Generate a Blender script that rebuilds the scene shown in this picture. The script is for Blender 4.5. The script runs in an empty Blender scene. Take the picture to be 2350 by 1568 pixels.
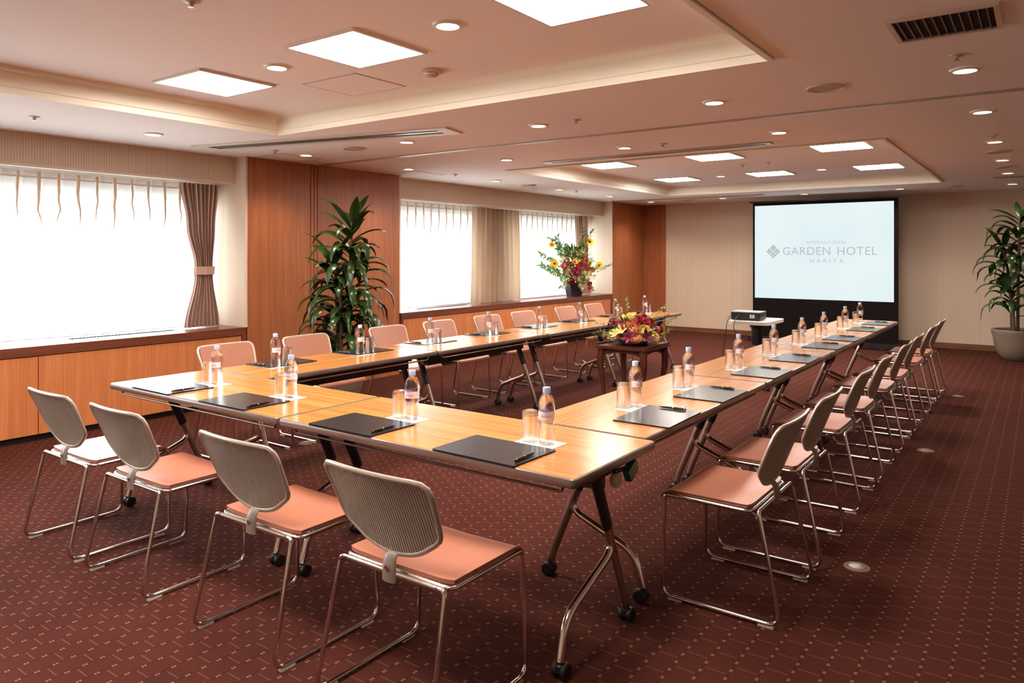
import bpy, bmesh, math, random
from mathutils import Vector, Matrix, Quaternion
PI = math.pi
rnd = random.Random(7)
SC = bpy.context.scene
COL = SC.collection
V = Vector

# ------------------------------------------------------------------ materials
MATS = {}

def nodes_of(name):
    m = bpy.data.materials.new(name); m.use_nodes = True
    nt = m.node_tree; nt.nodes.clear()
    out = nt.nodes.new('ShaderNodeOutputMaterial')
    MATS[name] = m
    return m, nt, out

def lin(c):
    return tuple((x/255/12.92 if x/255 <= .04045 else ((x/255+.055)/1.055)**2.4) for x in c) + (1,)

class NT:
    """small node-wiring helper"""
    def __init__(s, nt): s.nt = nt
    def n(s, t, **kw):
        x = s.nt.nodes.new(t)
        for k, v in kw.items(): setattr(x, k, v)
        return x
    def l(s, a, b): s.nt.links.new(a, b)
    def math(s, op, a, b=None, c=None):
        x = s.n('ShaderNodeMath', operation=op)
        for i, v in enumerate((a, b, c)):
            if v is None: continue
            if isinstance(v, (int, float)): x.inputs[i].default_value = v
            else: s.l(v, x.inputs[i])
        return x.outputs[0]
    def mix(s, fac, a, b):
        x = s.n('ShaderNodeMix', data_type='RGBA')
        for sock, v in ((x.inputs[0], fac), (x.inputs[6], a), (x.inputs[7], b)):
            if isinstance(v, (int, float)): sock.default_value = v
            elif isinstance(v, tuple): sock.default_value = v
            else: s.l(v, sock)
        return x.outputs[2]
    def noise(s, vec, scale, detail=3, rough=.5):
        x = s.n('ShaderNodeTexNoise'); x.inputs['Scale'].default_value = scale
        x.inputs['Detail'].default_value = detail; x.inputs['Roughness'].default_value = rough
        if vec is not None: s.l(vec, x.inputs['Vector'])
        return x.outputs['Fac']
    def mapped(s, vec, scale):
        x = s.n('ShaderNodeMapping'); x.inputs['Scale'].default_value = scale
        s.l(vec, x.inputs['Vector']); return x.outputs[0]
    def ramp(s, fac, stops):
        x = s.n('ShaderNodeValToRGB'); s.l(fac, x.inputs[0])
        e = x.color_ramp.elements
        while len(e) < len(stops): e.new(.5)
        for el, (p, c) in zip(e, stops): el.position = p; el.color = c
        return x.outputs[0]
    def bump(s, h, strength=.2, dist=.01):
        x = s.n('ShaderNodeBump'); x.inputs['Strength'].default_value = strength
        x.inputs['Distance'].default_value = dist; s.l(h, x.inputs['Height']); return x.outputs[0]

def principled(T, out, color, rough=.5, metal=0, spec=.5, coat=0, normal=None, **kw):
    p = T.n('ShaderNodeBsdfPrincipled')
    if isinstance(color, tuple): p.inputs['Base Color'].default_value = color
    else: T.l(color, p.inputs['Base Color'])
    p.inputs['Roughness'].default_value = rough; p.inputs['Metallic'].default_value = metal
    p.inputs['Specular IOR Level'].default_value = spec; p.inputs['Coat Weight'].default_value = coat
    if normal is not None: T.l(normal, p.inputs['Normal'])
    for k, v in kw.items(): p.inputs[k].default_value = v
    if out is not None: T.l(p.outputs[0], out.inputs[0])
    return p

def simple(name, rgb, rough=.5, metal=0, spec=.5, var=.08, scale=30, coat=0, bump=0, **kw):
    """one colour broken up a little by noise"""
    m, nt, out = nodes_of(name); T = NT(nt)
    c = lin(rgb); d = tuple(x*(1-var) for x in c[:3])+(1,); e = tuple(min(1, x*(1+var)) for x in c[:3])+(1,)
    tc = T.n('ShaderNodeTexCoord')
    nz = T.noise(tc.outputs['Object'], scale)
    col = T.mix(nz, d, e)
    nrm = T.bump(nz, bump, .004) if bump else None
    principled(T, out, col, rough, metal, spec, coat, nrm, **kw)
    return m

def wood(name, dark, mid, light, axis, coord='Object', rough=.35, coat=.0, grain=60, spec=.5, bump=.03):
    """veneer: noise stretched along one axis"""
    m, nt, out = nodes_of(name); T = NT(nt)
    if coord == 'World': vec = T.n('ShaderNodeNewGeometry').outputs['Position']
    else: vec = T.n('ShaderNodeTexCoord').outputs['Object']
    sc = [grain, grain, grain]; sc[axis] = grain*.025
    v1 = T.mapped(vec, sc)
    a = T.noise(v1, 1.0, 5, .6)
    sc2 = [grain*.22]*3; sc2[axis] = grain*.012
    b = T.noise(T.mapped(vec, sc2), 1.0, 3, .5)
    f = T.math('ADD', T.math('MULTIPLY', a, .6), T.math('MULTIPLY', b, .4))
    col = T.ramp(f, [(.34, lin(dark)), (.5, lin(mid)), (.66, lin(light))])
    principled(T, out, col, rough, 0, spec, coat, T.bump(a, bump, .002))
    return m

def emission(name, rgb, strength):
    m, nt, out = nodes_of(name); T = NT(nt)
    e = T.n('ShaderNodeEmission'); e.inputs[1].default_value = strength
    nz = T.noise(T.n('ShaderNodeTexCoord').outputs['Object'], 3)
    c = lin(rgb); T.l(T.mix(nz, tuple(x*.97 for x in c[:3])+(1,), c), e.inputs[0])
    T.l(e.outputs[0], out.inputs[0]); return m

LAMP = 1.0
simple('ceiling_paint', (240, 230, 226), .9, spec=.1, var=.03, scale=120, bump=.1)
simple('cove_paint', (238, 232, 216), .8, spec=.15, var=.02, scale=60)
simple('white_trim', (225, 212, 200), .5, var=.03)
wood('panel_wood', (148, 84, 50), (164, 97, 60), (178, 110, 70), 2, 'World', .42, grain=70)
wood('cabinet_wood', (182, 106, 62), (198, 120, 72), (212, 136, 86), 2, 'World', .42, grain=70)
wood('ledge_wood', (92, 48, 34), (112, 60, 42), (128, 72, 52), 1, 'World', .3, grain=60)
wood('table_wood', (152, 98, 48), (178, 120, 64), (196, 138, 80), 0, 'Object', .22, grain=55, spec=.24)
wood('dark_wood', (62, 28, 18), (84, 40, 26), (104, 54, 36), 2, 'Object', .3, grain=60)
wood('skirting_wood', (96, 56, 30), (120, 74, 42), (136, 86, 52), 0, 'World', .45, grain=50)
simple('table_edge', (104, 84, 76), .26, var=.12, scale=15)
simple('black_plastic', (24, 23, 25), .42, var=.1)
simple('black_metal', (30, 26, 25), .35, var=.1)
simple('chrome', (214, 204, 198), .13, 1.0, var=.04, scale=8)
simple('bronze_chrome', (186, 172, 162), .3, 1.0, var=.05, scale=8)
simple('brushed_metal', (176, 168, 158), .35, 1.0, var=.1, scale=40)
simple('grey_plastic', (160, 152, 144), .4, var=.05)
simple('chair_rim', (186, 172, 160), .28, .4, var=.05)
simple('glide_plastic', (205, 196, 184), .4, var=.05)
simple('seat_leather', (166, 104, 80), .34, var=.05, scale=14, bump=.05)
simple('back_leather', (160, 106, 84), .5, var=.05, scale=14, bump=.05)
simple('folder_leather', (42, 40, 42), .24, var=.12, scale=200, bump=.06)
simple('paper', (240, 236, 230), .7, var=.02)
simple('pen_black', (16, 15, 16), .2, var=.1)
simple('gold', (212, 176, 96), .25, 1.0, var=.05)
simple('leaf_dark', (38, 66, 26), .26, var=.5, scale=9, spec=.6)
simple('leaf_mid', (84, 118, 40), .4, var=.35, scale=25)
simple('leaf_pale', (142, 160, 70), .45, var=.3, scale=25)
simple('stem_green', (96, 112, 52), .5, var=.2)
simple('cane_bark', (92, 74, 50), .8, var=.3, scale=40, bump=.4)
simple('pot_clay', (128, 112, 98), .38, var=.06, scale=12)
simple('soil', (40, 30, 22), .95, var=.4, scale=60, bump=.6)
simple('pot_black', (34, 32, 36), .3, var=.1)
simple('petal_orange', (246, 188, 146), .6, var=.12, scale=30)
simple('petal_yellow', (244, 226, 146), .6, var=.1, scale=30)
simple('petal_gold', (246, 190, 20), .6, var=.1, scale=30)
simple('petal_cream', (236, 226, 176), .6, var=.08, scale=30)
simple('petal_red', (170, 24, 42), .55, var=.2, scale=40)
simple('petal_magenta', (140, 12, 56), .5, var=.25, scale=40)
simple('petal_purple', (84, 12, 42), .5, var=.25, scale=40)
simple('petal_pink', (232, 150, 130), .6, var=.12, scale=30)
simple('seed_brown', (96, 52, 16), .8, var=.4, scale=300, bump=.5)
simple('screen_cloth', (22, 18, 17), .9, spec=.1, var=.1)
simple('projector_black', (26, 25, 27), .4, var=.1)
simple('projector_grey', (150, 148, 148), .4, var=.05)
simple('cart_white', (232, 222, 208), .4, var=.03)
simple('cart_grey', (206, 204, 198), .35, var=.03)
simple('green_plastic', (16, 88, 62), .35, var=.1)
simple('speaker_grey', (186, 164, 146), .7, var=.06, scale=200)
simple('ceiling_plastic', (206, 186, 172), .5, var=.04)
simple('vent_dark', (14, 11, 10), .8, var=.2)
simple('vent_frame', (206, 182, 164), .5, var=.04)
simple('floor_box_metal', (132, 106, 90), .5, .2, var=.1)
simple('rod_metal', (92, 80, 74), .34, .8, var=.06)
simple('hatch_edge', (190, 164, 150), .5, var=.05)
simple('bracket_taupe', (122, 106, 94), .35, var=.06)
simple('slat_grey', (120, 100, 86), .5, var=.08)
simple('track_metal', (190, 176, 170), .28, .7, var=.06)
simple('pleat_cloth', (226, 204, 176), .9, spec=.1, var=.06)
simple('alu_frame', (196, 196, 198), .35, .6, var=.05)
simple('cap_blue', (168, 184, 222), .35, var=.05, **{'Subsurface Weight': .2, 'Subsurface Radius': (.01, .01, .012)})
simple('label_pink', (248, 226, 224), .45, var=.04)
simple('label_red', (214, 52, 60), .45, var=.04)
simple('label_blue', (120, 128, 206), .45, var=.04)
simple('logo_grey', (200, 206, 208), .6, var=.02)
emission('light_panel', (255, 243, 232), 19.5*LAMP)
emission('downlight_glow', (255, 222, 184), 6.0*LAMP)

def ribbed(name, rgb):
    m, nt, out = nodes_of(name); T = NT(nt)
    tc = T.n('ShaderNodeTexCoord').outputs['Object']
    x = T.n('ShaderNodeSeparateXYZ'); T.l(tc, x.inputs[0])
    s = T.math('SINE', T.math('MULTIPLY', x.outputs[0], 2*PI/.0105))
    c = lin(rgb)
    col = T.mix(T.noise(tc, 30), tuple(a*.93 for a in c[:3])+(1,), c)
    principled(T, out, col, .4, 0, .5, 0, T.bump(s, .9, .004))
ribbed('shell_ribbed', (186, 170, 152))

def drape(name, a, b, stripe=.045, transl=.18):
    """thin woven cloth with soft vertical stripes"""
    m, nt, out = nodes_of(name); T = NT(nt)
    tc = T.n('ShaderNodeTexCoord').outputs['UV']
    x = T.n('ShaderNodeSeparateXYZ'); T.l(tc, x.inputs[0])
    f = T.math('FRACT', T.math('DIVIDE', x.outputs[0], stripe))
    st = T.math('SMOOTH_MIN', T.math('MULTIPLY', T.math('ABSOLUTE', T.math('SUBTRACT', f, .5)), 2.2), 1, .2)
    col = T.mix(st, lin(a), lin(b))
    p = principled(T, None, col, .85, 0, .2)
    tr = T.n('ShaderNodeBsdfTranslucent'); T.l(col, tr.inputs[0])
    mx = T.n('ShaderNodeMixShader'); mx.inputs[0].default_value = transl
    T.l(p.outputs[0], mx.inputs[1]); T.l(tr.outputs[0], mx.inputs[2]); T.l(mx.outputs[0], out.inputs[0])
drape('drape_brown', (226, 192, 172), (142, 110, 98), .045, .3)
drape('drape_beige', (206, 184, 160), (184, 160, 138), .09, .25)
drape('tieback_cloth', (196, 158, 146), (180, 142, 130), .5, .05)

def sheer(name):
    m, nt, out = nodes_of(name); T = NT(nt)
    tc = T.n('ShaderNodeTexCoord').outputs['UV']
    weave = T.noise(T.mapped(tc, (900, 40, 1)), 1, 2)
    col = T.mix(weave, (.86, .86, .87, 1), (.96, .96, .97, 1))
    tp = T.n('ShaderNodeBsdfTransparent'); tp.inputs[0].default_value = (.95, .95, .97, 1)
    tl = T.n('ShaderNodeBsdfTranslucent'); T.l(col, tl.inputs[0])
    df = T.n('ShaderNodeBsdfDiffuse'); T.l(col, df.inputs[0])
    m1 = T.n('ShaderNodeMixShader'); m1.inputs[0].default_value = .35
    T.l(tl.outputs[0], m1.inputs[1]); T.l(df.outputs[0], m1.inputs[2])
    m2 = T.n('ShaderNodeMixShader'); m2.inputs[0].default_value = .62
    T.l(tp.outputs[0], m2.inputs[1]); T.l(m1.outputs[0], m2.inputs[2]); T.l(m2.outputs[0], out.inputs[0])
sheer('sheer_cloth')

def pane(name):
    m, nt, out = nodes_of(name); T = NT(nt)
    nz = T.noise(T.n('ShaderNodeTexCoord').outputs['Object'], 2)
    tp = T.n('ShaderNodeBsdfTransparent'); T.l(T.mix(nz, (.94, .97, .96, 1), (.97, .99, .98, 1)), tp.inputs[0])
    gl = T.n('ShaderNodeBsdfGlossy'); gl.inputs['Roughness'].default_value = .02
    lw = T.n('ShaderNodeLayerWeight'); lw.inputs[0].default_value = .25
    mx = T.n('ShaderNodeMixShader'); T.l(lw.outputs['Fresnel'], mx.inputs[0])
    T.l(tp.outputs[0], mx.inputs[1]); T.l(gl.outputs[0], mx.inputs[2]); T.l(mx.outputs[0], out.inputs[0])
pane('window_glass')

def clear(name, ior, rough, thin, tint=(1, 1, 1, 1)):
    """refracting glass blended with a thin clear share"""
    m, nt, out = nodes_of(name); T = NT(nt)
    nz = T.noise(T.n('ShaderNodeTexCoord').outputs['Object'], 12)
    c2 = tuple(x*.985 for x in tint[:3])+(1,)
    g = T.n('ShaderNodeBsdfGlass'); g.inputs['IOR'].default_value = ior; g.inputs['Roughness'].default_value = rough
    T.l(T.mix(nz, c2, tint), g.inputs[0])
    tp = T.n('ShaderNodeBsdfTransparent'); T.l(T.mix(nz, c2, tint), tp.inputs[0])
    mx = T.n('ShaderNodeMixShader'); mx.inputs[0].default_value = thin
    T.l(g.outputs[0], mx.inputs[1]); T.l(tp.outputs[0], mx.inputs[2]); T.l(mx.outputs[0], out.inputs[0])
clear('drinking_glass', 1.45, .0, .55)
clear('bottle_water', 1.33, .02, .5, (.985, .99, 1, 1))

def wallpaper():
    m, nt, out = nodes_of('wallpaper'); T = NT(nt)
    pos = T.n('ShaderNodeNewGeometry').outputs['Position']
    x = T.n('ShaderNodeSeparateXYZ'); T.l(pos, x.inputs[0])
    s = T.math('ADD', x.outputs[0], x.outputs[1])
    f = T.math('FRACT', T.math('DIVIDE', s, .021))
    line = T.math('LESS_THAN', f, .34)
    cmb = T.n('ShaderNodeCombineXYZ'); T.l(T.math('MULTIPLY', s, 47.6), cmb.inputs[0])
    fl = T.n('ShaderNodeVectorMath', operation='FLOOR'); T.l(cmb.outputs[0], fl.inputs[0])
    wn = T.n('ShaderNodeTexWhiteNoise', noise_dimensions='3D'); T.l(fl.outputs[0], wn.inputs[0])
    amt = T.math('MULTIPLY', line, T.math('ADD', .55, T.math('MULTIPLY', wn.outputs[0], .45)))
    col = T.mix(amt, lin((224, 204, 184)), lin((198, 174, 152)))
    principled(T, out, col, .8, 0, .2, 0, T.bump(T.noise(pos, 180), .08, .003))
wallpaper()

def carpet():
    m, nt, out = nodes_of('carpet'); T = NT(nt)
    pos = T.n('ShaderNodeNewGeometry').outputs['Position']
    x = T.n('ShaderNodeSeparateXYZ'); T.l(pos, x.inputs[0])
    u = T.math('DIVIDE', T.math('ADD', x.outputs[0], .621), .09)
    v = T.math('DIVIDE', T.math('SUBTRACT', x.outputs[1], 2.734), .06)
    fu = T.math('FRACT', u)
    a = T.math('MULTIPLY', T.math('ABSOLUTE', T.math('SUBTRACT', T.math('FRACT', T.math('ADD', u, .5)), .5)), .09)
    b = T.math('MULTIPLY', T.math('ABSOLUTE', T.math('SUBTRACT', T.math('FRACT', T.math('ADD', v, .5)), .5)), .06)
    dot = T.math('MULTIPLY', T.math('LESS_THAN', a, .0052), T.math('MULTIPLY', T.math('LESS_THAN', b, .0085), T.math('GREATER_THAN', b, .0014)))
    par = T.math('MODULO', T.math('ADD', T.math('FLOOR', u), 1000), 2)
    w = T.math('DIVIDE', T.math('SUBTRACT', T.math('SUBTRACT', v, .5), par), 2)
    dw = T.math('MULTIPLY', T.math('ABSOLUTE', T.math('SUBTRACT', T.math('FRACT', T.math('ADD', w, .5)), .5)), .12)
    dash = T.math('MULTIPLY', T.math('LESS_THAN', dw, .0021), T.math('MULTIPLY', T.math('GREATER_THAN', fu, .1), T.math('LESS_THAN', fu, .9)))
    groove = T.math('LESS_THAN', a, .0035)
    base = T.mix(T.noise(pos, 260, 2), lin((52, 21, 16)), lin((76, 36, 28)))
    base = T.mix(T.noise(pos, 1.1, 2), base, T.mix(.35, base, lin((96, 50, 40))))
    c = T.mix(T.math('MULTIPLY', groove, .5), base, lin((52, 24, 20)))
    c = T.mix(T.math('MULTIPLY', dash, .34), c, lin((150, 104, 78)))
    c = T.mix(T.math('MULTIPLY', dot, .62), c, lin((160, 116, 88)))
    principled(T, out, c, .95, 0, .1, 0, T.bump(T.noise(pos, 420, 2), .35, .004))
carpet()

def screen_mat():
    m, nt, out = nodes_of('screen_image'); T = NT(nt)
    e = T.n('ShaderNodeEmission'); e.inputs[1].default_value = .35
    tc = T.n('ShaderNodeTexCoord').outputs['Object']
    nz = T.noise(tc, .9, 1)
    T.l(T.mix(nz, lin((212, 232, 236)), lin((236, 242, 242))), e.inputs[0])
    T.l(e.outputs[0], out.inputs[0])
screen_mat()
emission('screen_lettering', (202, 206, 210), .295)

# ------------------------------------------------------------------ mesh builder
class MB:
    def __init__(s): s.v = []; s.f = []; s.uv = None
    def add(s, vs, fs):
        o = len(s.v); s.v += [tuple(p) for p in vs]; s.f += [tuple(i+o for i in f) for f in fs]; return s
    def box(s, x0, x1, y0, y1, z0, z1, rot=None):
        vs = [V((x, y, z)) for z in (z0, z1) for y in (y0, y1) for x in (x0, x1)]
        if rot: vs = [rot @ p for p in vs]
        return s.add(vs, [(0, 2, 3, 1), (4, 5, 7, 6), (0, 1, 5, 4), (2, 6, 7, 3), (0, 4, 6, 2), (1, 3, 7, 5)])
    def quad(s, a, b, c, d): return s.add([a, b, c, d], [(0, 1, 2, 3)])
    def tube(s, pts, r, seg=10, closed=False, sy=1.0, up=None):
        """tube along a polyline; r a number or one per point; sy squashes the section"""
        P = [V(p) for p in pts]; n = len(P)
        R = r if isinstance(r, (list, tuple)) else [r]*n
        T = []
        for i in range(n):
            a = P[(i-1) % n] if (closed or i > 0) else P[i]
            b = P[(i+1) % n] if (closed or i < n-1) else P[i]
            T.append((b-a).normalized())
        ref = V(up) if up else (V((0, 0, 1)) if abs(T[0].z) < .9 else V((1, 0, 0)))
        N = (ref - T[0]*ref.dot(T[0])).normalized()
        vs = []
        for i in range(n):
            if i:
                q = T[i-1].rotation_difference(T[i]); N = q @ N
                N = (N - T[i]*N.dot(T[i])).normalized()
            B = T[i].cross(N)
            for k in range(seg):
                t = 2*PI*k/seg
                vs.append(P[i] + N*(math.cos(t)*R[i]) + B*(math.sin(t)*R[i]*sy))
        fs = []
        for i in range(n if closed else n-1):
            j = (i+1) % n
            for k in range(seg):
                l = (k+1) % seg
                fs.append((i*seg+k, i*seg+l, j*seg+l, j*seg+k))
        if not closed:
            fs.append(tuple(range(seg-1, -1, -1))); fs.append(tuple((n-1)*seg+k for k in range(seg)))
        return s.add(vs, fs)
    def lathe(s, prof, seg=24, c=(0, 0, 0), M=None):
        """profile of (radius, height) turned about z; r=0 ends close to a point"""
        vs = []; rings = []
        for r, z in prof:
            if r < 1e-6: rings.append([len(vs)]); vs.append(V((0, 0, z)))
            else:
                rings.append(list(range(len(vs), len(vs)+seg)))
                vs += [V((r*math.cos(2*PI*k/seg), r*math.sin(2*PI*k/seg), z)) for k in range(seg)]
        fs = []
        for a, b in zip(rings, rings[1:]):
            for k in range(seg):
                l = (k+1) % seg
                if len(a) == 1 and len(b) == 1: continue
                if len(a) == 1: fs.append((a[0], b[l], b[k]))
                elif len(b) == 1: fs.append((a[k], a[l], b[0]))
                else: fs.append((a[k], a[l], b[l], b[k]))
        if M: vs = [M @ p for p in vs]
        vs = [p + V(c) for p in vs]
        return s.add(vs, fs)
    def prism(s, poly, z0, z1):
        n = len(poly)
        vs = [V((x, y, z0)) for x, y in poly]+[V((x, y, z1)) for x, y in poly]
        fs = [tuple(range(n-1, -1, -1)), tuple(range(n, 2*n))]
        fs += [(i, (i+1) % n, n+(i+1) % n, n+i) for i in range(n)]
        return s.add(vs, fs)
    def grid(s, fn, nu, nv, uvfn=None):
        o = len(s.v)
        vs = [fn(i/nu, j/nv) for j in range(nv+1) for i in range(nu+1)]
        fs = [(j*(nu+1)+i, j*(nu+1)+i+1, (j+1)*(nu+1)+i+1, (j+1)*(nu+1)+i) for j in range(nv) for i in range(nu)]
        if uvfn:
            s.uv = (s.uv or []) + [uvfn(i/nu, j/nv) for j in range(nv+1) for i in range(nu+1)]
        return s.add(vs, fs)
    def xf(s, M): s.v = [tuple(M @ V(p)) for p in s.v]; return s
    def mesh(s, name, mat, sharp=38, smooth=True):
        me = bpy.data.meshes.new(name)
        me.from_pydata(s.v, [], s.f); me.materials.append(MATS[mat] if isinstance(mat, str) else mat)
        if s.uv:
            l = me.uv_layers.new(name='UVMap')
            for lp in me.loops: l.data[lp.index].uv = s.uv[lp.vertex_index]
        bm = bmesh.new(); bm.from_mesh(me)
        if s.uv is None: bmesh.ops.recalc_face_normals(bm, faces=bm.faces)
        bm.to_mesh(me); bm.free()
        if smooth:
            for p in me.polygons: p.use_smooth = True
            me.set_sharp_from_angle(angle=math.radians(sharp))
        me.update(); return me
    def build(s, name, mat, parent=None, **kw):
        o = bpy.data.objects.new(name, s.mesh(name, mat, **kw)); COL.objects.link(o)
        if parent: o.parent = parent
        return o

def mobj(name, me, parent=None, loc=None, rot=None, scale=None):
    o = bpy.data.objects.new(name, me); COL.objects.link(o)
    if parent: o.parent = parent
    if loc: o.location = loc
    if rot is not None:
        if isinstance(rot, Quaternion): o.rotation_mode = 'QUATERNION'; o.rotation_quaternion = rot
        else: o.rotation_euler = rot
    if scale: o.scale = (scale,)*3 if isinstance(scale, (int, float)) else scale
    return o

def rounded(w, h, r, seg=5, cx=0, cy=0):
    pts = []
    for sx, sy, a0 in ((1, 1, 0), (-1, 1, PI/2), (-1, -1, PI), (1, -1, 1.5*PI)):
        for k in range(seg+1):
            a = a0+PI/2*k/seg
            pts.append((cx+sx*(w/2-r)+r*math.cos(a), cy+sy*(h/2-r)+r*math.sin(a)))
    return pts

def fillet(pts, r, seg=6, closed=False):
    """round the corners of a polyline"""
    P = [V(p) for p in pts]; n = len(P); out = []
    for i in range(n):
        if not closed and i in (0, n-1): out.append(P[i]); continue
        a, b, c = P[(i-1) % n], P[i], P[(i+1) % n]
        u = (a-b); w = (c-b); lu, lw = u.length, w.length; u.normalize(); w.normalize()
        ang = u.angle(w)
        if ang > PI-.03: out.append(b); continue
        rr = r[i] if isinstance(r, (list, tuple)) else r
        t = min(rr/math.tan(ang/2), lu*.48, lw*.48)
        p, q = b+u*t, b+w*t
        for k in range(seg+1):
            s = k/seg
            out.append(p*(1-s)**2+b*2*s*(1-s)+q*s*s)
    return out

# ------------------------------------------------------------------ object helpers
def tag(o, label, cat, group=None, kind=None):
    o['label'] = label; o['category'] = cat
    if group: o['group'] = group
    if kind: o['kind'] = kind
    return o

def thing(name, label, cat, loc=(0, 0, 0), rz=0, group=None):
    o = bpy.data.objects.new(name, None); COL.objects.link(o); o.empty_display_size = .1
    o.location = loc; o.rotation_euler = (0, 0, rz)
    return tag(o, label, cat, group)

def struct(name, mb, mat, parent=None, **kw):
    o = mb.build(name, mat, parent, **kw)
    if not parent: o['kind'] = 'structure'
    return o

def copy_tree(o, parent=None):
    c = o.copy(); COL.objects.link(c)
    if parent: c.parent = parent
    for ch in list(o.children):
        copy_tree(ch, c)
    return c

class Repeat:
    """first placement uses the prototype itself, the others copy it and its parts"""
    def __init__(s, make): s.make = make; s.proto = None
    def __call__(s, loc, rz, label, group=None):
        if s.proto is None: s.proto = o = s.make()
        else: o = copy_tree(s.proto)
        o.location = loc; o.rotation_euler = (0, 0, rz); o['label'] = label
        if group: o['group'] = group
        return o

ORD = ['first', 'second', 'third', 'fourth', 'fifth', 'sixth', 'seventh', 'eighth']

# ------------------------------------------------------------------ room shell
CH = 2.45; XW = -6.42; YF = 13.38; XR = 2.6; YN = -2.6; CT = 2.575
T1 = (-5.03, -1.11, -1.0, 3.71)      # ceiling trays: x0,x1,y0,y1
T2 = (-5.00, -1.09, 6.84, 11.28)

b = MB(); b.box(-7.4, XR+.2, YN-.2, YF+.2, -.12, 0); struct('floor', b, 'carpet', smooth=False)

b = MB()
xs = [-7.4, T1[0], T1[1], XR+.2]; ys = [YN-.2, T1[2], T1[3], T2[2], T2[3], YF+.2]
for i in range(3):
    for j in range(5):
        if i == 1 and j in (1, 3): continue
        b.quad((xs[i], ys[j], CH), (xs[i], ys[j+1], CH), (xs[i+1], ys[j+1], CH), (xs[i+1], ys[j], CH))
for x0, x1, y0, y1 in (T1, T2):
    x0 += .14; x1 -= .14; y0 += .14; y1 -= .14
    b.quad((x0, y0, CT), (x0, y1, CT), (x1, y1, CT), (x1, y0, CT))
b.quad((-7.4, YN-.2, CT+.12), (-7.4, YF+.2, CT+.12), (XR+.2, YF+.2, CT+.12), (XR+.2, YN-.2, CT+.12))
struct('ceiling', b, 'ceiling_paint', smooth=False)

def tray_trim(name, T):
    x0, x1, y0, y1 = T
    prof = [(-.028, CH-.004), (-.028, CH-.014), (0, CH-.014), (0, CH+.028), (.008, CH+.031)]
    for k in range(9):
        a = k/8*PI/2
        prof.append((.008+.132*(1-math.cos(a)), CH+.031+(CT-CH-.031)*math.sin(a)))
    b = MB(); n = len(prof); vs = []
    for ins, z in prof:
        vs += [(x0+ins, y0+ins, z), (x1-ins, y0+ins, z), (x1-ins, y1-ins, z), (x0+ins, y1-ins, z)]
    fs = [(4*i+k, 4*i+(k+1) % 4, 4*(i+1)+(k+1) % 4, 4*(i+1)+k) for i in range(n-1) for k in range(4)]
    b.add(vs, fs); struct(name, b, 'cove_paint')
tray_trim('trim_1', T1); tray_trim('trim_2', T2)

# far wall, aisle wall, wall behind the camera
b = MB(); b.box(XW, XR, YF, YF+.15, 0, CH); struct('wall_back', b, 'wallpaper', smooth=False)
b = MB(); b.box(XR, XR+.15, YN, YF+.15, 0, CH); struct('wall_right', b, 'wallpaper', smooth=False)
b = MB(); b.box(-7.1, XR, YN-.15, YN, 0, CH); struct('wall_front', b, 'wallpaper', smooth=False)
b = MB(); b.box(XW+.46, XR-.02, YF-.016, YF, 0, .085); struct('baseboard_back', b, 'skirting_wood', smooth=False)
b = MB(); b.box(XR-.016, XR, YN+.02, YF-.02, 0, .085); struct('baseboard_right', b, 'skirting_wood', smooth=False)

# window wall: pillars, fascias, reveals
B1 = (-1.2, 4.36); B2 = (6.53, 12.03)
LZ = .75; FZ = 2.20; XF = -6.62; XG = -7.02

def pillar(name, y0, y1, groove=None):
    b = MB()
    if groove:
        e = [y0]+[q for g in groove for q in (g-.006, g+.006)]+[y1]
        for i in range(len(e)-1):
            dx = 0 if i % 2 == 0 else -.012
            b.box(-7.2, XW+dx, e[i], e[i+1], 0, CH)
    else: b.box(-7.2, XW, y0, y1, 0, CH)
    return struct(name, b, 'panel_wood', smooth=False)
pillar('pillar_1', 4.38, 6.51, (5.16, 5.205, 5.25))
pillar('pillar_2', 12.05, YF)
pillar('pillar_3', YN, -1.22)
b = MB(); b.box(XW, XW+.46, YF-.02, YF, 0, CH); struct('trim_3', b, 'panel_wood', smooth=False)

for k, (y0, y1) in enumerate((B1, B2)):
    b = MB(); b.box(XF-.03, XF, y0, y1, FZ, CH); b.box(-7.2, XF-.03, y0, y1, FZ+.05, CH)
    struct('wall_left' if k == 0 else 'wall_left.001', b, 'wallpaper', smooth=False)
    b = MB(); b.box(XF-.05, XF+.008, y0, y1, FZ-.02, FZ); struct(f'trim_{4+k}', b, 'white_trim', smooth=False)
    b = MB()
    for ya, yb in ((y0-.02, y0+.004), (y1-.004, y1+.02)): b.box(-7.2, XW-.001, ya, yb, LZ, CH)
    struct(f'wall_left.00{2+k}', b, 'wallpaper', smooth=False)
    # wall under the windows, behind the cabinets
    b = MB(); b.box(-7.2, XG+.03, y0, y1, 0, LZ-.02); b.box(-7.2, XG-.02, y0, y1, 2.08, FZ+.05)
    struct(f'wall_left.00{4+k}', b, 'ceiling_paint', smooth=False)

wn = 0
for (y0, y1, mid) in ((B1[0], B1[1], 1.45), (B2[0], B2[1], 8.95)):
    wn += 1
    f = MB(); z0, z1 = LZ-.02, 2.08
    f.box(XG-.06, XG, y0, y1, z0, z0+.05); f.box(XG-.06, XG, y0, y1, z1-.06, z1)
    ed = (y0, mid, y1)
    for c in (y0+.03, mid, y1-.03): f.box(XG-.06, XG, c-.03-(.25 if c == 8.95 else 0), c+.03+(.25 if c == 8.95 else 0), z0+.05, z1-.06)
    w = f.build(f'window_{wn}', 'alu_frame', smooth=False); w['kind'] = 'structure'
    for i in range(2):
        g = MB(); g.box(XG-.035, XG-.027, ed[i]+.03, ed[i+1]-.03, z0+.05, z1-.06)
        g.build('window_pane', 'window_glass', w, smooth=False)

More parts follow.
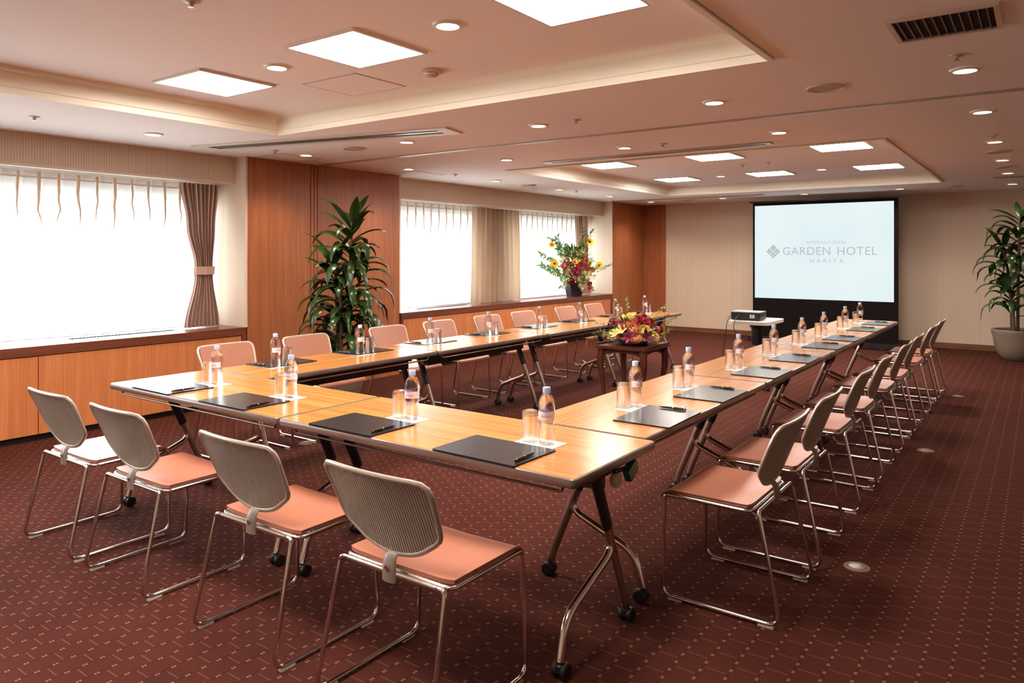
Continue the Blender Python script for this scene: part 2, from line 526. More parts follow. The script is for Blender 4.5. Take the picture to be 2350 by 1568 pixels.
# partition track over the tables and slots in the ceiling
b = MB(); b.box(XW, XR, 5.235, 5.285, CH-.008, CH+.001); b.box(XW, XR, 5.252, 5.268, CH-.011, CH-.008)
struct('trim_6', b, 'track_metal', smooth=False)

# ------------------------------------------------------------------ cabinets and ledges
def cabinet(y0, y1, label):
    t = thing('low_cabinet', label, 'cabinet', (XW-.28, (y0+y1)/2, 0), 0, 'low cabinets under the windows')
    h = (y1-y0)/2
    b = MB(); b.box(-.27, .255, -h+.002, h-.002, .06, LZ-.085); b.build('body', 'cabinet_wood', t, smooth=False)
    b = MB(); b.box(.257, .28, -h+.003, h-.003, .055, LZ-.082); b.build('front_panel', 'cabinet_wood', t, smooth=False)
    b = MB(); b.box(-.2, .235, -h+.002, h-.002, 0, .06); b.build('toe_kick', 'black_plastic', t, smooth=False)
cabinet(.62, 2.50, 'orange wood cabinet under the big window, further from the wooden pillar')
cabinet(2.50, 4.31, 'orange wood cabinet under the big window, touching the wooden pillar')
cabinet(6.58, 8.40, 'orange wood cabinet below the sheer curtain beside the tall plant')
cabinet(8.40, 10.2, 'orange wood cabinet below the straight beige drape')
cabinet(10.2, 11.975, 'orange wood cabinet below the tall flower arrangement')
for (y0, y1, yl, lab, gr) in ((-1.2, 4.36, 1, 'brown wooden ledge under the big window with a dark grille let in', (2.86, 3.80)),
                              (6.53, 12.03, 0, 'brown wooden ledge carrying the tall flower arrangement', (7.15, 8.2))):
    t = thing('window_ledge', lab, 'ledge', (XW-.29, (y0+y1)/2, LZ))
    h = (y1-y0)/2; c = (y0+y1)/2
    b = MB(); b.box(-.29, .3, -h+.003, h-.003, -.075, 0)
    b.box(-.2, .3, h-.045, h-.003, -LZ, -.075)
    if y0 > 0: b.box(-.2, .3, -h+.003, -h+.045, -LZ, -.075)
    b.build('board', 'ledge_wood', t, smooth=False)
    b = MB()
    n = int((gr[1]-gr[0])/.03)
    for i in range(n): b.box(-.045, .02, gr[0]-c+i*.03, gr[0]-c+i*.03+.019, 0, .003)
    b.build('air_grille', 'vent_dark', t, smooth=False)['label'] = 'dark slotted air grille'

# ------------------------------------------------------------------ curtains
def sheer_curtain(y0, y1, label, pitch=.155):
    n = max(2, round((y1-y0)/pitch))
    def fn(u, v):
        y = y0+u*(y1-y0); ph = 2*PI*n*u
        amp = .028*(.55+.45*v)
        s = math.sin(ph); s = s*abs(s)**-.3 if abs(s) > 1e-6 else 0
        return V((-6.86+amp*s, y+.012*math.sin(ph*2+1), LZ+.012+v*(2.17-LZ)))
    L = (y1-y0)*1.6
    O = V((-6.86, (y0+y1)/2, LZ)); o = thing('sheer_curtain', label, 'curtain', O); MT = Matrix.Translation(-O)
    b = MB(); b.grid(fn, n*14, 10, lambda u, v: (u*L, v*1.4)); b.xf(MT).build('cloth', 'sheer_cloth', o)
    b = MB(); b.box(-6.848, -6.838, y0, y1, 2.115, 2.13); b.xf(MT).build('curtain_rail', 'white_trim', o, smooth=False)
    b = MB()
    for i in range(n):
        y = y0+(i+.25)*(y1-y0)/n; w = rnd.uniform(.011, .015); d = rnd.uniform(.40, .52)
        P = [(-6.822, y+rnd.uniform(-.004, .004)*j, 2.165-d*j/6) for j in range(7)]
        b.tube(P, [w*(1-(j/6)**2.2*.93) for j in range(7)], 8, sy=.5, up=(0, 1, 0))
    b.xf(MT).build('pinch_pleats', 'pleat_cloth', o)
    return o
sheer_curtain(.3, 4.33, 'wide white sheer curtain glowing with daylight over the big window')
sheer_curtain(6.56, 8.75, 'white sheer curtain between the wooden pillar and the beige drape')
sheer_curtain(9.5, 11.98, 'white sheer curtain behind the tall flower arrangement')

def drape_curtain(name, label, mat, shape, pleats, amp, x=-6.73, tie=None):
    """shape: list of (z, centre y, width) from the hem up"""
    zs = [p[0] for p in shape]
    def at(z):
        for (a, b_) in zip(shape, shape[1:]):
            if z <= b_[0]+1e-9:
                t = (z-a[0])/(b_[0]-a[0]); t = t*t*(3-2*t)
                return a[1]+(b_[1]-a[1])*t, a[2]+(b_[2]-a[2])*t
        return shape[-1][1], shape[-1][2]
    wmax = max(p[2] for p in shape)
    r = random.Random(len(label)); ph = [r.uniform(-.5, .5) for _ in range(pleats+2)]
    def fn(u, v):
        z = zs[0]+v*(zs[-1]-zs[0]); c, w = at(z)
        k = u*pleats; jit = ph[int(k)]*(1-(k % 1))+ph[int(k)+1]*(k % 1)
        a = amp*(.6+.4*w/wmax)
        return V((x+a*math.sin(2*PI*k+jit*1.5)+.25*a*math.sin(4*PI*k+jit*3), c+(u-.5)*w+.006*math.sin(2*PI*k*2+v*3), z))
    O = V((x, shape[0][1], LZ)); t = thing(name, label, 'curtain', O); MT = Matrix.Translation(-O)
    b = MB(); b.grid(fn, pleats*12, 40, lambda u, v: (u*pleats*.09, v*1.4)); b.xf(MT).build('cloth', mat, t)
    if tie:
        z, c, w = tie
        pts = [(x+(amp+.012)*1.15*math.cos(a), c+w/2*math.sin(a), z) for a in [2*PI*i/28 for i in range(28)]]
        b = MB(); n = 28
        vs = [(p[0], p[1], z-.04) for p in pts]+[(p[0], p[1]+.006, z+.04) for p in pts]
        b.add(vs, [(i, (i+1) % n, n+(i+1) % n, n+i) for i in range(n)])
        b.uv = [(i/28*.4, 0) for i in range(28)]+[(i/28*.4, .08) for i in range(28)]
        b.xf(MT).build('tieback', 'tieback_cloth', t)['label'] = 'pale tieback band'
    return t
drape_curtain('tied_curtain', 'brown striped curtain gathered by a tieback at the big window', 'drape_brown',
              [(LZ+.012, 4.085, .38), (1.27, 4.10, .19), (1.36, 4.10, .19), (1.75, 4.07, .31), (2.17, 4.06, .42)], 9, .038, tie=(1.315, 4.10, .215))
drape_curtain('drape_curtain', 'beige drape hanging straight between two sheer curtains', 'drape_beige',
              [(LZ+.012, 8.92, 1.20), (1.5, 8.92, 1.16), (2.17, 8.92, 1.13)], 10, .04)
drape_curtain('drape_curtain', 'narrow dark brown drape behind the tall flower arrangement', 'drape_brown',
              [(LZ+.012, 11.5, .5), (1.5, 11.47, .42), (2.17, 11.44, .46)], 7, .035)

# ------------------------------------------------------------------ ceiling fittings
def make_panel():
    t = thing('ceiling_light_panel', 'x', 'ceiling light')
    b = MB(); w = .268
    b.box(-w, w, -w, -w+.018, -.012, 0); b.box(-w, w, w-.018, w, -.012, 0)
    b.box(-w, -w+.018, -w+.018, w-.018, -.012, 0); b.box(w-.018, w, -w+.018, w-.018, -.012, 0)
    b.build('frame', 'white_trim', t, smooth=False)
    b = MB(); b.box(-w+.018, w-.018, -w+.018, w-.018, -.007, -.001); b.build('diffuser', 'light_panel', t, smooth=False)
    return t
panel = Repeat(make_panel)
xn = {-4.31: 'window end', -2.98: 'middle', -1.65: 'aisle end'}
for y, where in ((2.70, 'in the tray over the cross row'), (8.0, 'in the screen-side tray, row further from the screen'), (10.08, 'in the screen-side tray, row toward the screen')):
    for x in (-4.31, -2.98, -1.65):
        panel((x, y, CT-.0005), 0, f'bright square light panel {where}, {xn[x]}', 'square light panels')
for x in (-4.31, -2.98, -1.65):     # assumed second row of the tray, unseen over the camera, added for light
    panel((x, .55, CT-.0005), 0, f'assumed square light panel, out of view over the carpet before the cross row, {xn[x]}', 'square light panels')

def make_down():
    t = thing('downlight', 'x', 'downlight')
    b = MB(); b.lathe([(.052, -.001), (.052, -.006), (.056, -.012), (.07, -.009), (.075, -.0015), (.075, 0)], 28)
    b.build('ring', 'white_trim', t)
    b = MB(); b.lathe([(0, -.0035), (.052, -.0035), (.052, -.001), (0, -.001)], 28); b.build('lamp', 'downlight_glow', t)
    return t
down = Repeat(make_down)
lines = {'in the line along the windows': (-5.83, (3.11, 4.63, 6.06, 7.70, 9.26, 10.85, 12.42)),
         'in the second line from the windows': (-4.45, (4.60, 6.06, 12.35)),
         'in the middle line': (-3.08, (4.60, 6.01, 12.25)),
         'in the line over the aisle-side tables': (-1.70, (4.56, 5.98, 12.12)),
         'in the line over the open aisle': (-.33, (4.54, 5.93, 7.56, 9.06, 10.54, 12.18))}
for where, (x, yy) in lines.items():
    n = len(yy)
    for i, y in enumerate(yy):
        k = n-1-i
        pos = ('one' if k == 0 else ORD[k])
        down((x, y, CH-.0003), 0, f'round downlight {where}, ' + ('just before the screen wall' if k == 0 else f'{pos} from the screen wall'), 'round downlights')
for x, y, lab in ((-2.31, 2.67, 'round downlight in the cross-row tray, between middle and aisle-end panels'), (-3.64, 2.68, 'round downlight in the cross-row tray, between middle and window-end panels'),
                  (-2.30, 9.99, 'round downlight in the screen-side tray, between middle and aisle-end panels'), (-3.64, 10.02, 'round downlight in the screen-side tray, between middle and window-end panels')):
    down((x, y, CT-.0003), 0, lab, 'round downlights')

def make_speaker():
    t = thing('ceiling_speaker', 'x', 'ceiling speaker')
    b = MB(); b.lathe([(.105, 0), (.105, -.006), (.1, -.011), (.094, -.009), (.094, 0)], 32); b.build('ring', 'ceiling_plastic', t)
    b = MB(); b.lathe([(.094, -.004), (.06, -.0075), (0, -.0085)], 32); b.build('grille', 'speaker_grey', t)
    return t
spk = Repeat(make_speaker)
for x, y, lab in ((-1.03, 4.55, 'big round ceiling speaker between the two trays'), (-5.12, 4.61, 'round ceiling speaker beside the long slot vent near the pillar'),
                  (-5.84, 8.48, 'round ceiling speaker over the window ledge with flowers'), (-.33, 8.33, 'round ceiling speaker over the open aisle, further from the potted plant'),
                  (-.32, 9.83, 'round ceiling speaker over the open aisle, toward the potted plant'), (-.99, 12.17, 'round ceiling speaker between screen and potted plant'),
                  (-5.13, 12.44, 'round ceiling speaker in the far corner by the windows')):
    spk((x, y, CH-.0003), 0, lab, 'round ceiling speakers')

def make_sprinkler():
    t = thing('ceiling_sprinkler', 'x', 'sprinkler')
    b = MB(); b.lathe([(.036, 0), (.034, -.005), (.018, -.008), (.012, -.013), (.008, -.016)], 20); b.build('rosette', 'ceiling_plastic', t)
    b = MB(); b.lathe([(.008, -.014), (.008, -.022), (.015, -.025), (.015, -.027), (0, -.028)], 16); b.build('deflector', 'brushed_metal', t)
    return t
spr = Repeat(make_sprinkler)
for x, y, z, lab in ((-.34, 4.19, CH, 'sprinkler beside the slatted vent over the open aisle'), (-2.74, 4.58, CH, 'sprinkler between the cross-row tray and the ceiling track'),
                     (-2.71, 6.02, CH, 'sprinkler between the ceiling track and screen-side tray'), (-.32, 7.14, CH, 'sprinkler over the open aisle beyond the ceiling track'),
                     (-5.83, 4.27, CH, 'sprinkler close to the wooden pillar at the long slot vent'), (-5.79, 2.23, CH, 'sprinkler over the big window'),
                     (-5.78, 9.67, CH, 'sprinkler over the beige drape'), (-5.78, 6.82, CH, 'sprinkler beside the tall plant, over the ledge'),
                     (-2.97, 8.93, CT, 'sprinkler in the screen-side tray, toward the windows'), (-2.64, 8.86, CT, 'sprinkler in the screen-side tray, toward the aisle'),
                     (-3.0, 1.77, CT, 'sprinkler in the cross-row tray before the light panels')):
    spr((x, y, z-.0003), 0, lab, 'ceiling sprinklers')
t = thing('smoke_detector', 'round smoke detector behind the middle light panel of the cross row', 'smoke detector', (-2.97, 3.28, CT-.0003))
b = MB(); b.lathe([(.075, 0), (.075, -.01), (.06, -.016), (0, -.016)], 28); b.build('base', 'ceiling_plastic', t)
b = MB(); b.lathe([(.045, -.015), (.043, -.03), (.03, -.036), (0, -.036)], 24); b.build('sensor_head', 'speaker_grey', t)

# slatted vent over the aisle
t = thing('ceiling_vent', 'dark slatted square vent over the open aisle', 'vent', (-.335, 3.585, CH-.0003))
b = MB(); w, h = .2, .185
b.box(-w, w, -h, -h+.02, -.012, 0); b.box(-w, w, h-.02, h, -.012, 0); b.box(-w, -w+.02, -h+.02, h-.02, -.012, 0); b.box(w-.02, w, -h+.02, h-.02, -.012, 0)
b.build('frame', 'vent_frame', t, smooth=False)
b = MB(); b.box(-w+.02, w-.02, -h+.02, h-.02, -.0015, 0); b.build('duct_shade_plate', 'vent_dark', t, smooth=False)  # no duct is cut; its shade is put into this plate's dark colour
for i in range(11):
    b = MB(); c = -w+.02+(i+.7)*(2*w-.04)/11.4
    b.box(c-.002, c+.002, -h+.02, h-.02, -.011, -.0015); b.build('slat', 'slat_grey', t, smooth=False)

def slot_vent(label, loc, rz, L, W, mat='white_trim'):
    t = thing('slot_vent', label, 'vent', loc, rz)
    b = MB(); f = W*.24
    b.box(-L/2, L/2, -W/2, -W/2+f, -.012, 0); b.box(-L/2, L/2, W/2-f, W/2, -.012, 0)
    b.box(-L/2, -L/2+f*1.6, -W/2+f, W/2-f, -.012, 0); b.box(L/2-f*1.6, L/2, -W/2+f, W/2-f, -.012, 0)
    b.build('frame', mat, t, smooth=False)
    b = MB(); b.box(-L/2+f, L/2-f, -W/2+f, W/2-f, -.003, 0); b.build('air_slot', 'vent_dark' if mat != 'x' else mat, t, smooth=False)
    b = MB(); b.box(-L/2+f, L/2-f, -W*.06, W*.06, -.009, -.003); b.build('divider', 'brushed_metal', t, smooth=False)
slot_vent('long white slot vent set at an angle between tray and pillar', (-4.97, 4.085, CH-.0003), math.radians(13.8), 2.55, .30)
slot_vent('long slot vent before the screen-side tray', (-3.08, 6.50, CH-.0003), 0, 2.34, .13, 'bronze_chrome')
slot_vent('long slot vent along the far corner by the windows', (-5.0, 11.96, CH-.0003), math.radians(2.5), 2.7, .1, 'bronze_chrome')
slot_vent('slot vent over the open aisle before the potted plant', (.3, 11.1, CH-.0003), 0, 1.6, .12, 'bronze_chrome')

def hatch(label, x, y, z, w, h):
    b = MB()
    for x0, x1, y0, y1 in ((-w, w, -h, -h+.006), (-w, w, h-.006, h), (-w, -w+.006, -h, h), (w-.006, w, -h, h)): b.box(x0, x1, y0, y1, -.003, 0)
    t = thing('access_hatch', label, 'hatch', (x, y, z-.0003), 0, 'ceiling access hatches')
    b.build('frame', 'hatch_edge', t, smooth=False)
    b = MB(); b.box(-w+.007, w-.007, -h+.007, h-.007, -.0025, 0); b.build('lid', 'ceiling_paint', t, smooth=False)
hatch('square access hatch in the cross-row tray', -3.63, 3.27, CT, .25, .22)
hatch('square access hatch by the wooden pillar, before the track', -6.18, 4.68, CH, .22, .25)
hatch('square access hatch by the wooden pillar, beyond the track', -6.15, 6.55, CH, .22, .25)

# ------------------------------------------------------------------ tables
HT = .72
def make_table(L, D):
    def make():
        t = thing('folding_table', 'x', 'table')
        r = .014
        b = MB(); b.prism(rounded(L-.002, D-.002, .012, 4), HT-.028, HT-.0008)
        # soft-nosed edge band around the slab
        ring = []
        prof = [(0, HT-.0005), (.006, HT-.003), (.009, HT-.012), (.009, HT-.024), (.004, HT-.032), (-.006, HT-.033)]
        base = rounded(L-.018, D-.018, .012, 4); n = len(base); vs = []
        for ins, z in prof:
            k = rounded(L-.018+2*ins, D-.018+2*ins, max(.012+ins, .003), 4)
            vs += [(x, y, z) for x, y in k]
        e = MB(); e.add(vs, [(i*n+k, i*n+(k+1) % n, (i+1)*n+(k+1) % n, (i+1)*n+k) for i in range(len(prof)-1) for k in range(n)])
        b = MB(); b.prism(base, HT-.028, HT)
        top = b.build('tabletop', 'table_wood', t, smooth=False)
        e.build('edge_band', 'table_edge', t)
        b = MB(); b.box(-L/2+.1, L/2-.1, .035, .075, HT-.145, HT-.05); b.build('beam', 'black_metal', t, smooth=False)
        for s in (-1, 1):
            y = s*(D/2-.045)
            p = fillet([(-L/2+.07, y, HT-.03), (-L/2+.075, y, HT-.062), (L/2-.075, y, HT-.062), (L/2-.07, y, HT-.03)], .02, 5)
            b = MB(); b.tube(p, .0055, 8); b.build('pull_rod', 'rod_metal' if s < 0 else 'chrome', t)
        for s in (-1, 1):
            x = s*(L/2-.095)
            # flattened post leaning back to the rear castor
            P0, P1 = V((x, -.02, HT-.06)), V((x, D*.36, .085))
            q = lambda f: P0+(P1-P0)*f
            b = MB(); b.tube([q(.40), q(.7), q(.93), V((x, D*.365, .06))], [.022, .02, .019, .018], 14, sy=.62, up=(0, 1, 0))
            leg = b.build('leg', 'bronze_chrome', t)
            b = MB(); b.tube([q(-.04), q(.2), q(.41)], [.031, .028, .026], 14, sy=.66, up=(0, 1, 0)); b.build('sleeve', 'black_metal', leg)
            b = MB(); b.prism(rounded(.04, .19, .012, 3, x, 0), HT-.085, HT-.034); b.build('bracket', 'black_metal', leg, smooth=False)
            pts = fillet([q(.38), q(.55)+V((0, .004, 0)), (x, -D*.36, .215), (x, -D*.41, .07)], [.0, .1, .12, 0], 8)
            pts = fillet([q(.36), q(.58), V((x, -D*.335, .20)), V((x, -D*.40, .06))], .13, 8)
            b = MB(); b.tube(pts, .0165, 12); b.build('leg', 'chrome', t)
            for yy in (-D*.40, D*.365):
                c = MB()
                for dx in (-.017, .017):
                    c.lathe([(0, -.011), (.024, -.011), (.029, -.007), (.029, .007), (.024, .011), (0, .011)], 20, (x+dx*s, yy+.008, .0295), Matrix.Rotation(PI/2, 3, 'Y'))
                cas = c.build('castor', 'black_plastic', t)
                c = MB(); c.lathe([(.013, .075), (.014, .055), (.02, .05), (.021, .028), (0, .026)], 14, (x, yy, 0)); c.build('hood', 'black_plastic', cas)
        # flip lever at one end
        x = L/2-.055
        b = MB(); b.lathe([(0, -.012), (.026, -.012), (.03, -.006), (.03, .006), (.026, .012), (0, .012)], 20, (x, .075, HT-.105), Matrix.Rotation(PI/2, 3, 'Y')); b.build('pivot_disc', 'speaker_grey', t)
        b = MB(); b.box(-.014, .014, -.036, .036, -.026, .026, Matrix.Rotation(.5, 3, 'X')); b.v = [(p[0]+x+.03, p[1]+.14, p[2]+HT-.078) for p in b.v]
        lv = b.build('release_lever', 'green_plastic', t, smooth=False); lv['label'] = 'green release lever'
        b = MB(); b.tube([(x, .06, HT-.07), (x+.012, .12, HT-.072)], .009, 8); b.build('lever_arm', 'black_metal', lv)
        return t
    return make
GT = 'wood-topped folding tables'
ft = Repeat(make_table(1.581, .645))
ft((-3.632, 2.415, 0), 0, 'wood-topped folding table at the window end of the cross row', GT)
ft((-2.049, 2.415, 0), 0, 'wood-topped folding table at the aisle end of the cross row', GT)
rt = Repeat(make_table(1.618, .605))
nm = ['touching the cross row', 'second from the cross row', 'third from the cross row', 'closing the row by the screen']
for i in range(4):
    rt((-1.612, 2.742+1.622*(i+.5), 0), PI/2, f'wood-topped folding table of the aisle-side row, {nm[i]}', GT)
lt = Repeat(make_table(1.548, .60))
for i in range(4):
    lt((-4.108+.014*i, 2.742+1.552*(i+.5), 0), -PI/2, f'wood-topped folding table of the window-side row, {nm[i]}', GT)

# ------------------------------------------------------------------ chairs
def back_outline(a):
    """radius of the backrest outline by angle; wide top with small corners, rounded belly"""
    pts = OUT; 
    d = V((math.cos(a), math.sin(a)))
    best = 0
    for p, q in zip(pts, pts[1:]+pts[:1]):
        e = q-p; den = d.x*e.y-d.y*e.x
        if abs(den) < 1e-9: continue
        t = (p.x*e.y-p.y*e.x)/den; s = (p.x*d.y-p.y*d.x)/den
        if t > 0 and -1e-6 <= s <= 1+1e-6: best = max(best, t)
    return best
_o = [(-.236, .15), (.236, .15), (.216, -.055), (.112, -.128), (0, -.15), (-.112, -.128), (-.216, -.055)]
OUT = [V((p[0], p[1])) for p in fillet([(x, y, 0) for x, y in _o], [.042, .042, .06, .2, .3, .2, .06], 6, True)]

def back_pt(u, w, off=0):
    """u across, w up from the middle of the back; off behind the shell"""
    y = -.19 - .40*w - .25*w*w + .42*u*u
    n = V((-.84*u, 1, .40+.5*w)).normalized()
    return V((u, y, .642+.96*w)) - n*off

def make_chair():
    t = thing('meeting_chair', 'x', 'chair')
    r = .0088
    for s in (-1, 1):
        pts = fillet([(s*.2, -.155, .441), (s*.235, -.155, .441), (s*.255, -.25, .0125), (s*.255, .25, .0125), (s*.238, .245, .438), (s*.238, .2, .438)], [0, .05, .05, .05, .035, 0], 7)
        b = MB(); b.tube(pts, r, 10); leg = b.build('leg', 'chrome', t)
        for y in (-.19, .19):
            g = MB(); g.box(s*.255-.009, s*.255+.009, y-.03, y+.03, 0, .0075); g.build('glide', 'glide_plastic', leg, smooth=False)
    b = MB(); b.tube([(-.21, -.155, .441), (.21, -.155, .441)], r, 10); b.build('crossbar', 'chrome', t)
    pts = fillet([(-.238, .21, .438), (-.238, -.125, .436), (.238, -.125, .436), (.238, .21, .438)], .03, 6)
    b = MB(); b.tube(pts, r*.95, 10); b.build('seat_frame', 'chrome', t)
    # seat: saddled pad with a front edge rolling down
    def sfn(u, v):
        x = (u-.5)*.472; y = -.122+v*.385
        z = .456 - .012*math.sin(PI*u)*math.sin(PI*min(1, v*1.05)) + .004*abs(u-.5)*2
        if v > .86: z -= .028*((v-.86)/.14)**2
        k = (max(0, abs(u-.5)*2-.8)/.2)**2*(max(0, .12-v)/.12)
        return V((x, y+.012*k, z))
    b = MB(); b.grid(sfn, 20, 22)
    n = len(b.v); W = 21
    bot = [(p[0]*.985, p[1], p[2]-.014) for p in b.v]
    fs = [tuple(reversed([i+n for i in f])) for f in b.f]
    edge = list(range(20)) + [20+W*j for j in range(22)] + [22*W+20-i for i in range(20)] + [W*(22-j) for j in range(22)]
    side = [(edge[i], edge[i]+n, edge[(i+1) % len(edge)]+n, edge[(i+1) % len(edge)]) for i in range(len(edge))]
    b.v += bot; b.f += fs+side
    b.build('seat', 'seat_leather', t, sharp=60)
    # back shell (ribbed behind), rim and upholstered front
    NA, NR = 72, 9
    rad = [back_outline(2*PI*i/NA) for i in range(NA)]
    def disc(off, sc):
        vs = [back_pt(0, 0, off)]; fs = []
        for j in range(1, NR+1):
            for i in range(NA):
                a = 2*PI*i/NA; q = rad[i]*sc*j/NR
                vs.append(back_pt(q*math.cos(a), q*math.sin(a), off))
        for i in range(NA): fs.append((0, 1+i, 1+(i+1) % NA))
        for j in range(NR-1):
            for i in range(NA):
                o = 1+j*NA; k = (i+1) % NA
                fs.append((o+i, o+NA+i, o+NA+k, o+k))
        return vs, fs
    b = MB(); b.add(*disc(.006, .97)); b.build('shell', 'shell_ribbed', t)
    b = MB(); b.add(*disc(-.010, .965))
    v1, f1 = disc(-.004, .985); b.add(v1, f1); b.build('back_pad', 'back_leather', t)
    rim = [back_pt(rad[i]*math.cos(2*PI*i/NA), rad[i]*math.sin(2*PI*i/NA), .001) for i in range(NA)]
    b = MB(); b.tube(rim, .0105, 10, closed=True, sy=.8); b.build('back_rim', 'chair_rim', t)
    b = MB(); b.tube([(0, -.160, .414), (0, -.160, .452), (0, -.157, .485), back_pt(0, -.146, .006)], [.031, .031, .028, .025], 12, sy=.32, up=(1, 0, 0))
    br = b.build('bracket', 'bracket_taupe', t)
    b = MB(); b.lathe([(0, .003), (.008, .003), (.009, 0)], 12, (0, -.1715, .462), Matrix.Rotation(PI/2, 3, 'X')); b.build('screw', 'chrome', br)
    return t
chair = Repeat(make_chair)
GC = 'stacking meeting chairs'
wf = ['first from the window wall', 'second from the window wall', 'third from the window wall', 'at the aisle end']
for i, x in enumerate((-3.99, -3.32, -2.42, -1.70)):
    chair((x-.012, 1.835+(.015 if i == 3 else 0), 0), 0, f'tan chair with ribbed grey back at the cross row, {wf[i]}', GC)
for i, y in enumerate((3.19, 3.857, 4.77, 5.49, 6.36, 7.06, 8.03, 8.79)):
    chair((-1.075, y, 0), PI/2, f'tan chair with ribbed grey back on the open-aisle side, {ORD[i]} from the cross row', GC)
for i, y in enumerate((3.25, 4.0, 4.95, 5.68, 6.49, 7.19, 8.15, 8.89)):
    chair((-4.815, y, 0), -PI/2, f'tan chair facing in from the window side, {ORD[i]} from the cross row', GC)

# ------------------------------------------------------------------ table settings
def make_folder():
    t = thing('desk_folder', 'x', 'folder')
    b = MB(); b.prism(rounded(.392, .272, .006, 3), 0, .0022); b.build('lower_cover', 'folder_leather', t, smooth=False)
    b = MB(); b.prism(rounded(.392, .272, .006, 3), .0042, .0064); b.build('upper_cover', 'folder_leather', t, smooth=False)
    b = MB(); b.box(-.185, .185, -.125, .13, .0022, .0042); b.build('paper_sheets', 'paper', t, smooth=False)
    return t
def make_pen():
    t = thing('ballpoint_pen', 'x', 'pen')
    R = Matrix.Rotation(-PI/2, 3, 'X')
    b = MB(); b.lathe([(0, -.07), (.002, -.068), (.0048, -.05), (.0055, -.01), (.0055, .0)], 12, (0, 0, .006), R); b.build('barrel', 'pen_black', t)
    b = MB(); b.lathe([(.0058, .004), (.0060, .03), (.0055, .064), (.003, .067), (0, .067)], 12, (0, 0, .006), R); b.build('cap', 'pen_black', t)
    b = MB(); b.lathe([(.0055, 0), (.0063, .001), (.0063, .004), (.0057, .005)], 12, (0, 0, .006), R); b.lathe([(.0058, .058), (.0060, .0585), (.0060, .061), (.0052, .0615)], 12, (0, 0, .006), R); b.build('ring', 'gold', t)
    b = MB(); b.box(-.0012, .0012, .012, .058, .0118, .0132); b.build('clip', 'gold', t, smooth=False)
    return t
def text_mesh(s, size, bend=None, depth=0):
    cu = bpy.data.curves.new('lettering', 'FONT'); cu.body = s; cu.size = size; cu.align_x = 'CENTER'; cu.align_y = 'CENTER'; cu.extrude = depth
    cu.resolution_u = 4
    o = bpy.data.objects.new('lettering', cu); COL.objects.link(o)
    dg = bpy.context.evaluated_depsgraph_get()
    me = bpy.data.meshes.new_from_object(o.evaluated_get(dg))
    bpy.data.objects.remove(o)
    return me
def make_bottle():
    t = thing('water_bottle', 'x', 'bottle')
    n = 64; prof = [(0, .004), (.016, .002), (.026, .001), (.031, .006), (.0325, .016), (.0315, .03), (.0305, .05), (.029, .068), (.0305, .085), (.0322, .096), (.0325, .1), (.0325, .132), (.0335, .140), (.0338, .15), (.0325, .162), (.029, .174), (.0235, .186), (.017, .196), (.0135, .201), (.0128, .204), (0, .204)]
    b = MB(); b.lathe(prof, 32)
    # flutes and ridges of the lower body
    vs = []
    for x, y, z in b.v:
        r = math.hypot(x, y)
        if r > .02 and .02 < z < .092:
            a = math.atan2(y, x); k = math.sin(PI*(z-.02)/.072)
            f = 1-.05*k*(.5+.5*math.cos(8*a+z*40)); x *= f; y *= f
        elif r > .02 and .145 < z < .19:
            a = math.atan2(y, x); f = 1-.02*(.5+.5*math.cos(9*a)); x *= f; y *= f
        vs.append((x, y, z))
    b.v = vs; b.build('bottle_body', 'bottle_water', t, sharp=80)
    b = MB(); b.lathe([(.0135, .2005), (.0152, .2015), (.0152, .2215), (.0142, .2235), (0, .2238)], 20)
    b.v = [((x*(1+.03*math.cos(20*math.atan2(y, x))) if .2 < z < .222 else x), y, z) for x, y, z in b.v]
    b.build('cap', 'cap_blue', t)
    b = MB(); n = 20
    vs = [(.0333*math.cos(a), .0333*math.sin(a), z) for z in (.1, .131) for a in [-PI*.5-1.35+2.7*i/n for i in range(n+1)]]
    b.add(vs, [(i, i+1, n+2+i, n+1+i) for i in range(n)])
    lab = b.build('paper_label', 'label_pink', t)
    for s, size, zc, mat in (('evian', .021, .1145, 'label_red'), ('natural', .0085, .1275, 'label_blue')):
        me = text_mesh(s, size)
        for v in me.vertices:
            a = v.co.x/.0336-PI/2; z = v.co.y+zc
            v.co = (.0337*math.cos(a), .0337*math.sin(a), z)
        me.materials.clear(); me.materials.append(MATS[mat]); mobj('lettering', me, lab)
    b = MB(); nn = 10
    vs = []
    for k in range(9):
        a = -PI/2+(-.62+k*.155); z = .1335+(.006 if k in (2, 5) else .003 if k in (1, 4, 6) else 0)
        vs += [(.0339*math.cos(a), .0339*math.sin(a), .1315), (.0339*math.cos(a), .0339*math.sin(a), z+.0035)]
    b.add(vs, [(2*k, 2*k+2, 2*k+3, 2*k+1) for k in range(8)]); b.build('mountain_mark', 'label_blue', lab)
    return t
def make_glass():
    b = MB(); b.lathe([(.0312, .0), (.0322, .0), (.0326, .002), (.0308, .118), (.0295, .1225), (.026, .124), (0, .1235)], 32); b.lathe([(.0312, .0), (.0308, .003), (.029, .098), (.027, .103), (.012, .105), (0, .1045)], 32)
    o = b.build('drinking_glass', 'drinking_glass'); return tag(o, 'x', 'glass')
def make_mat():
    b = MB(); b.box(-.092, .092, -.056, .056, 0, .0008)
    o = b.build('paper_mat', 'paper', smooth=False); return tag(o, 'x', 'paper mat')
folder, pen, bottle, glass, pmat = (Repeat(f) for f in (make_folder, make_pen, make_bottle, make_glass, make_mat))

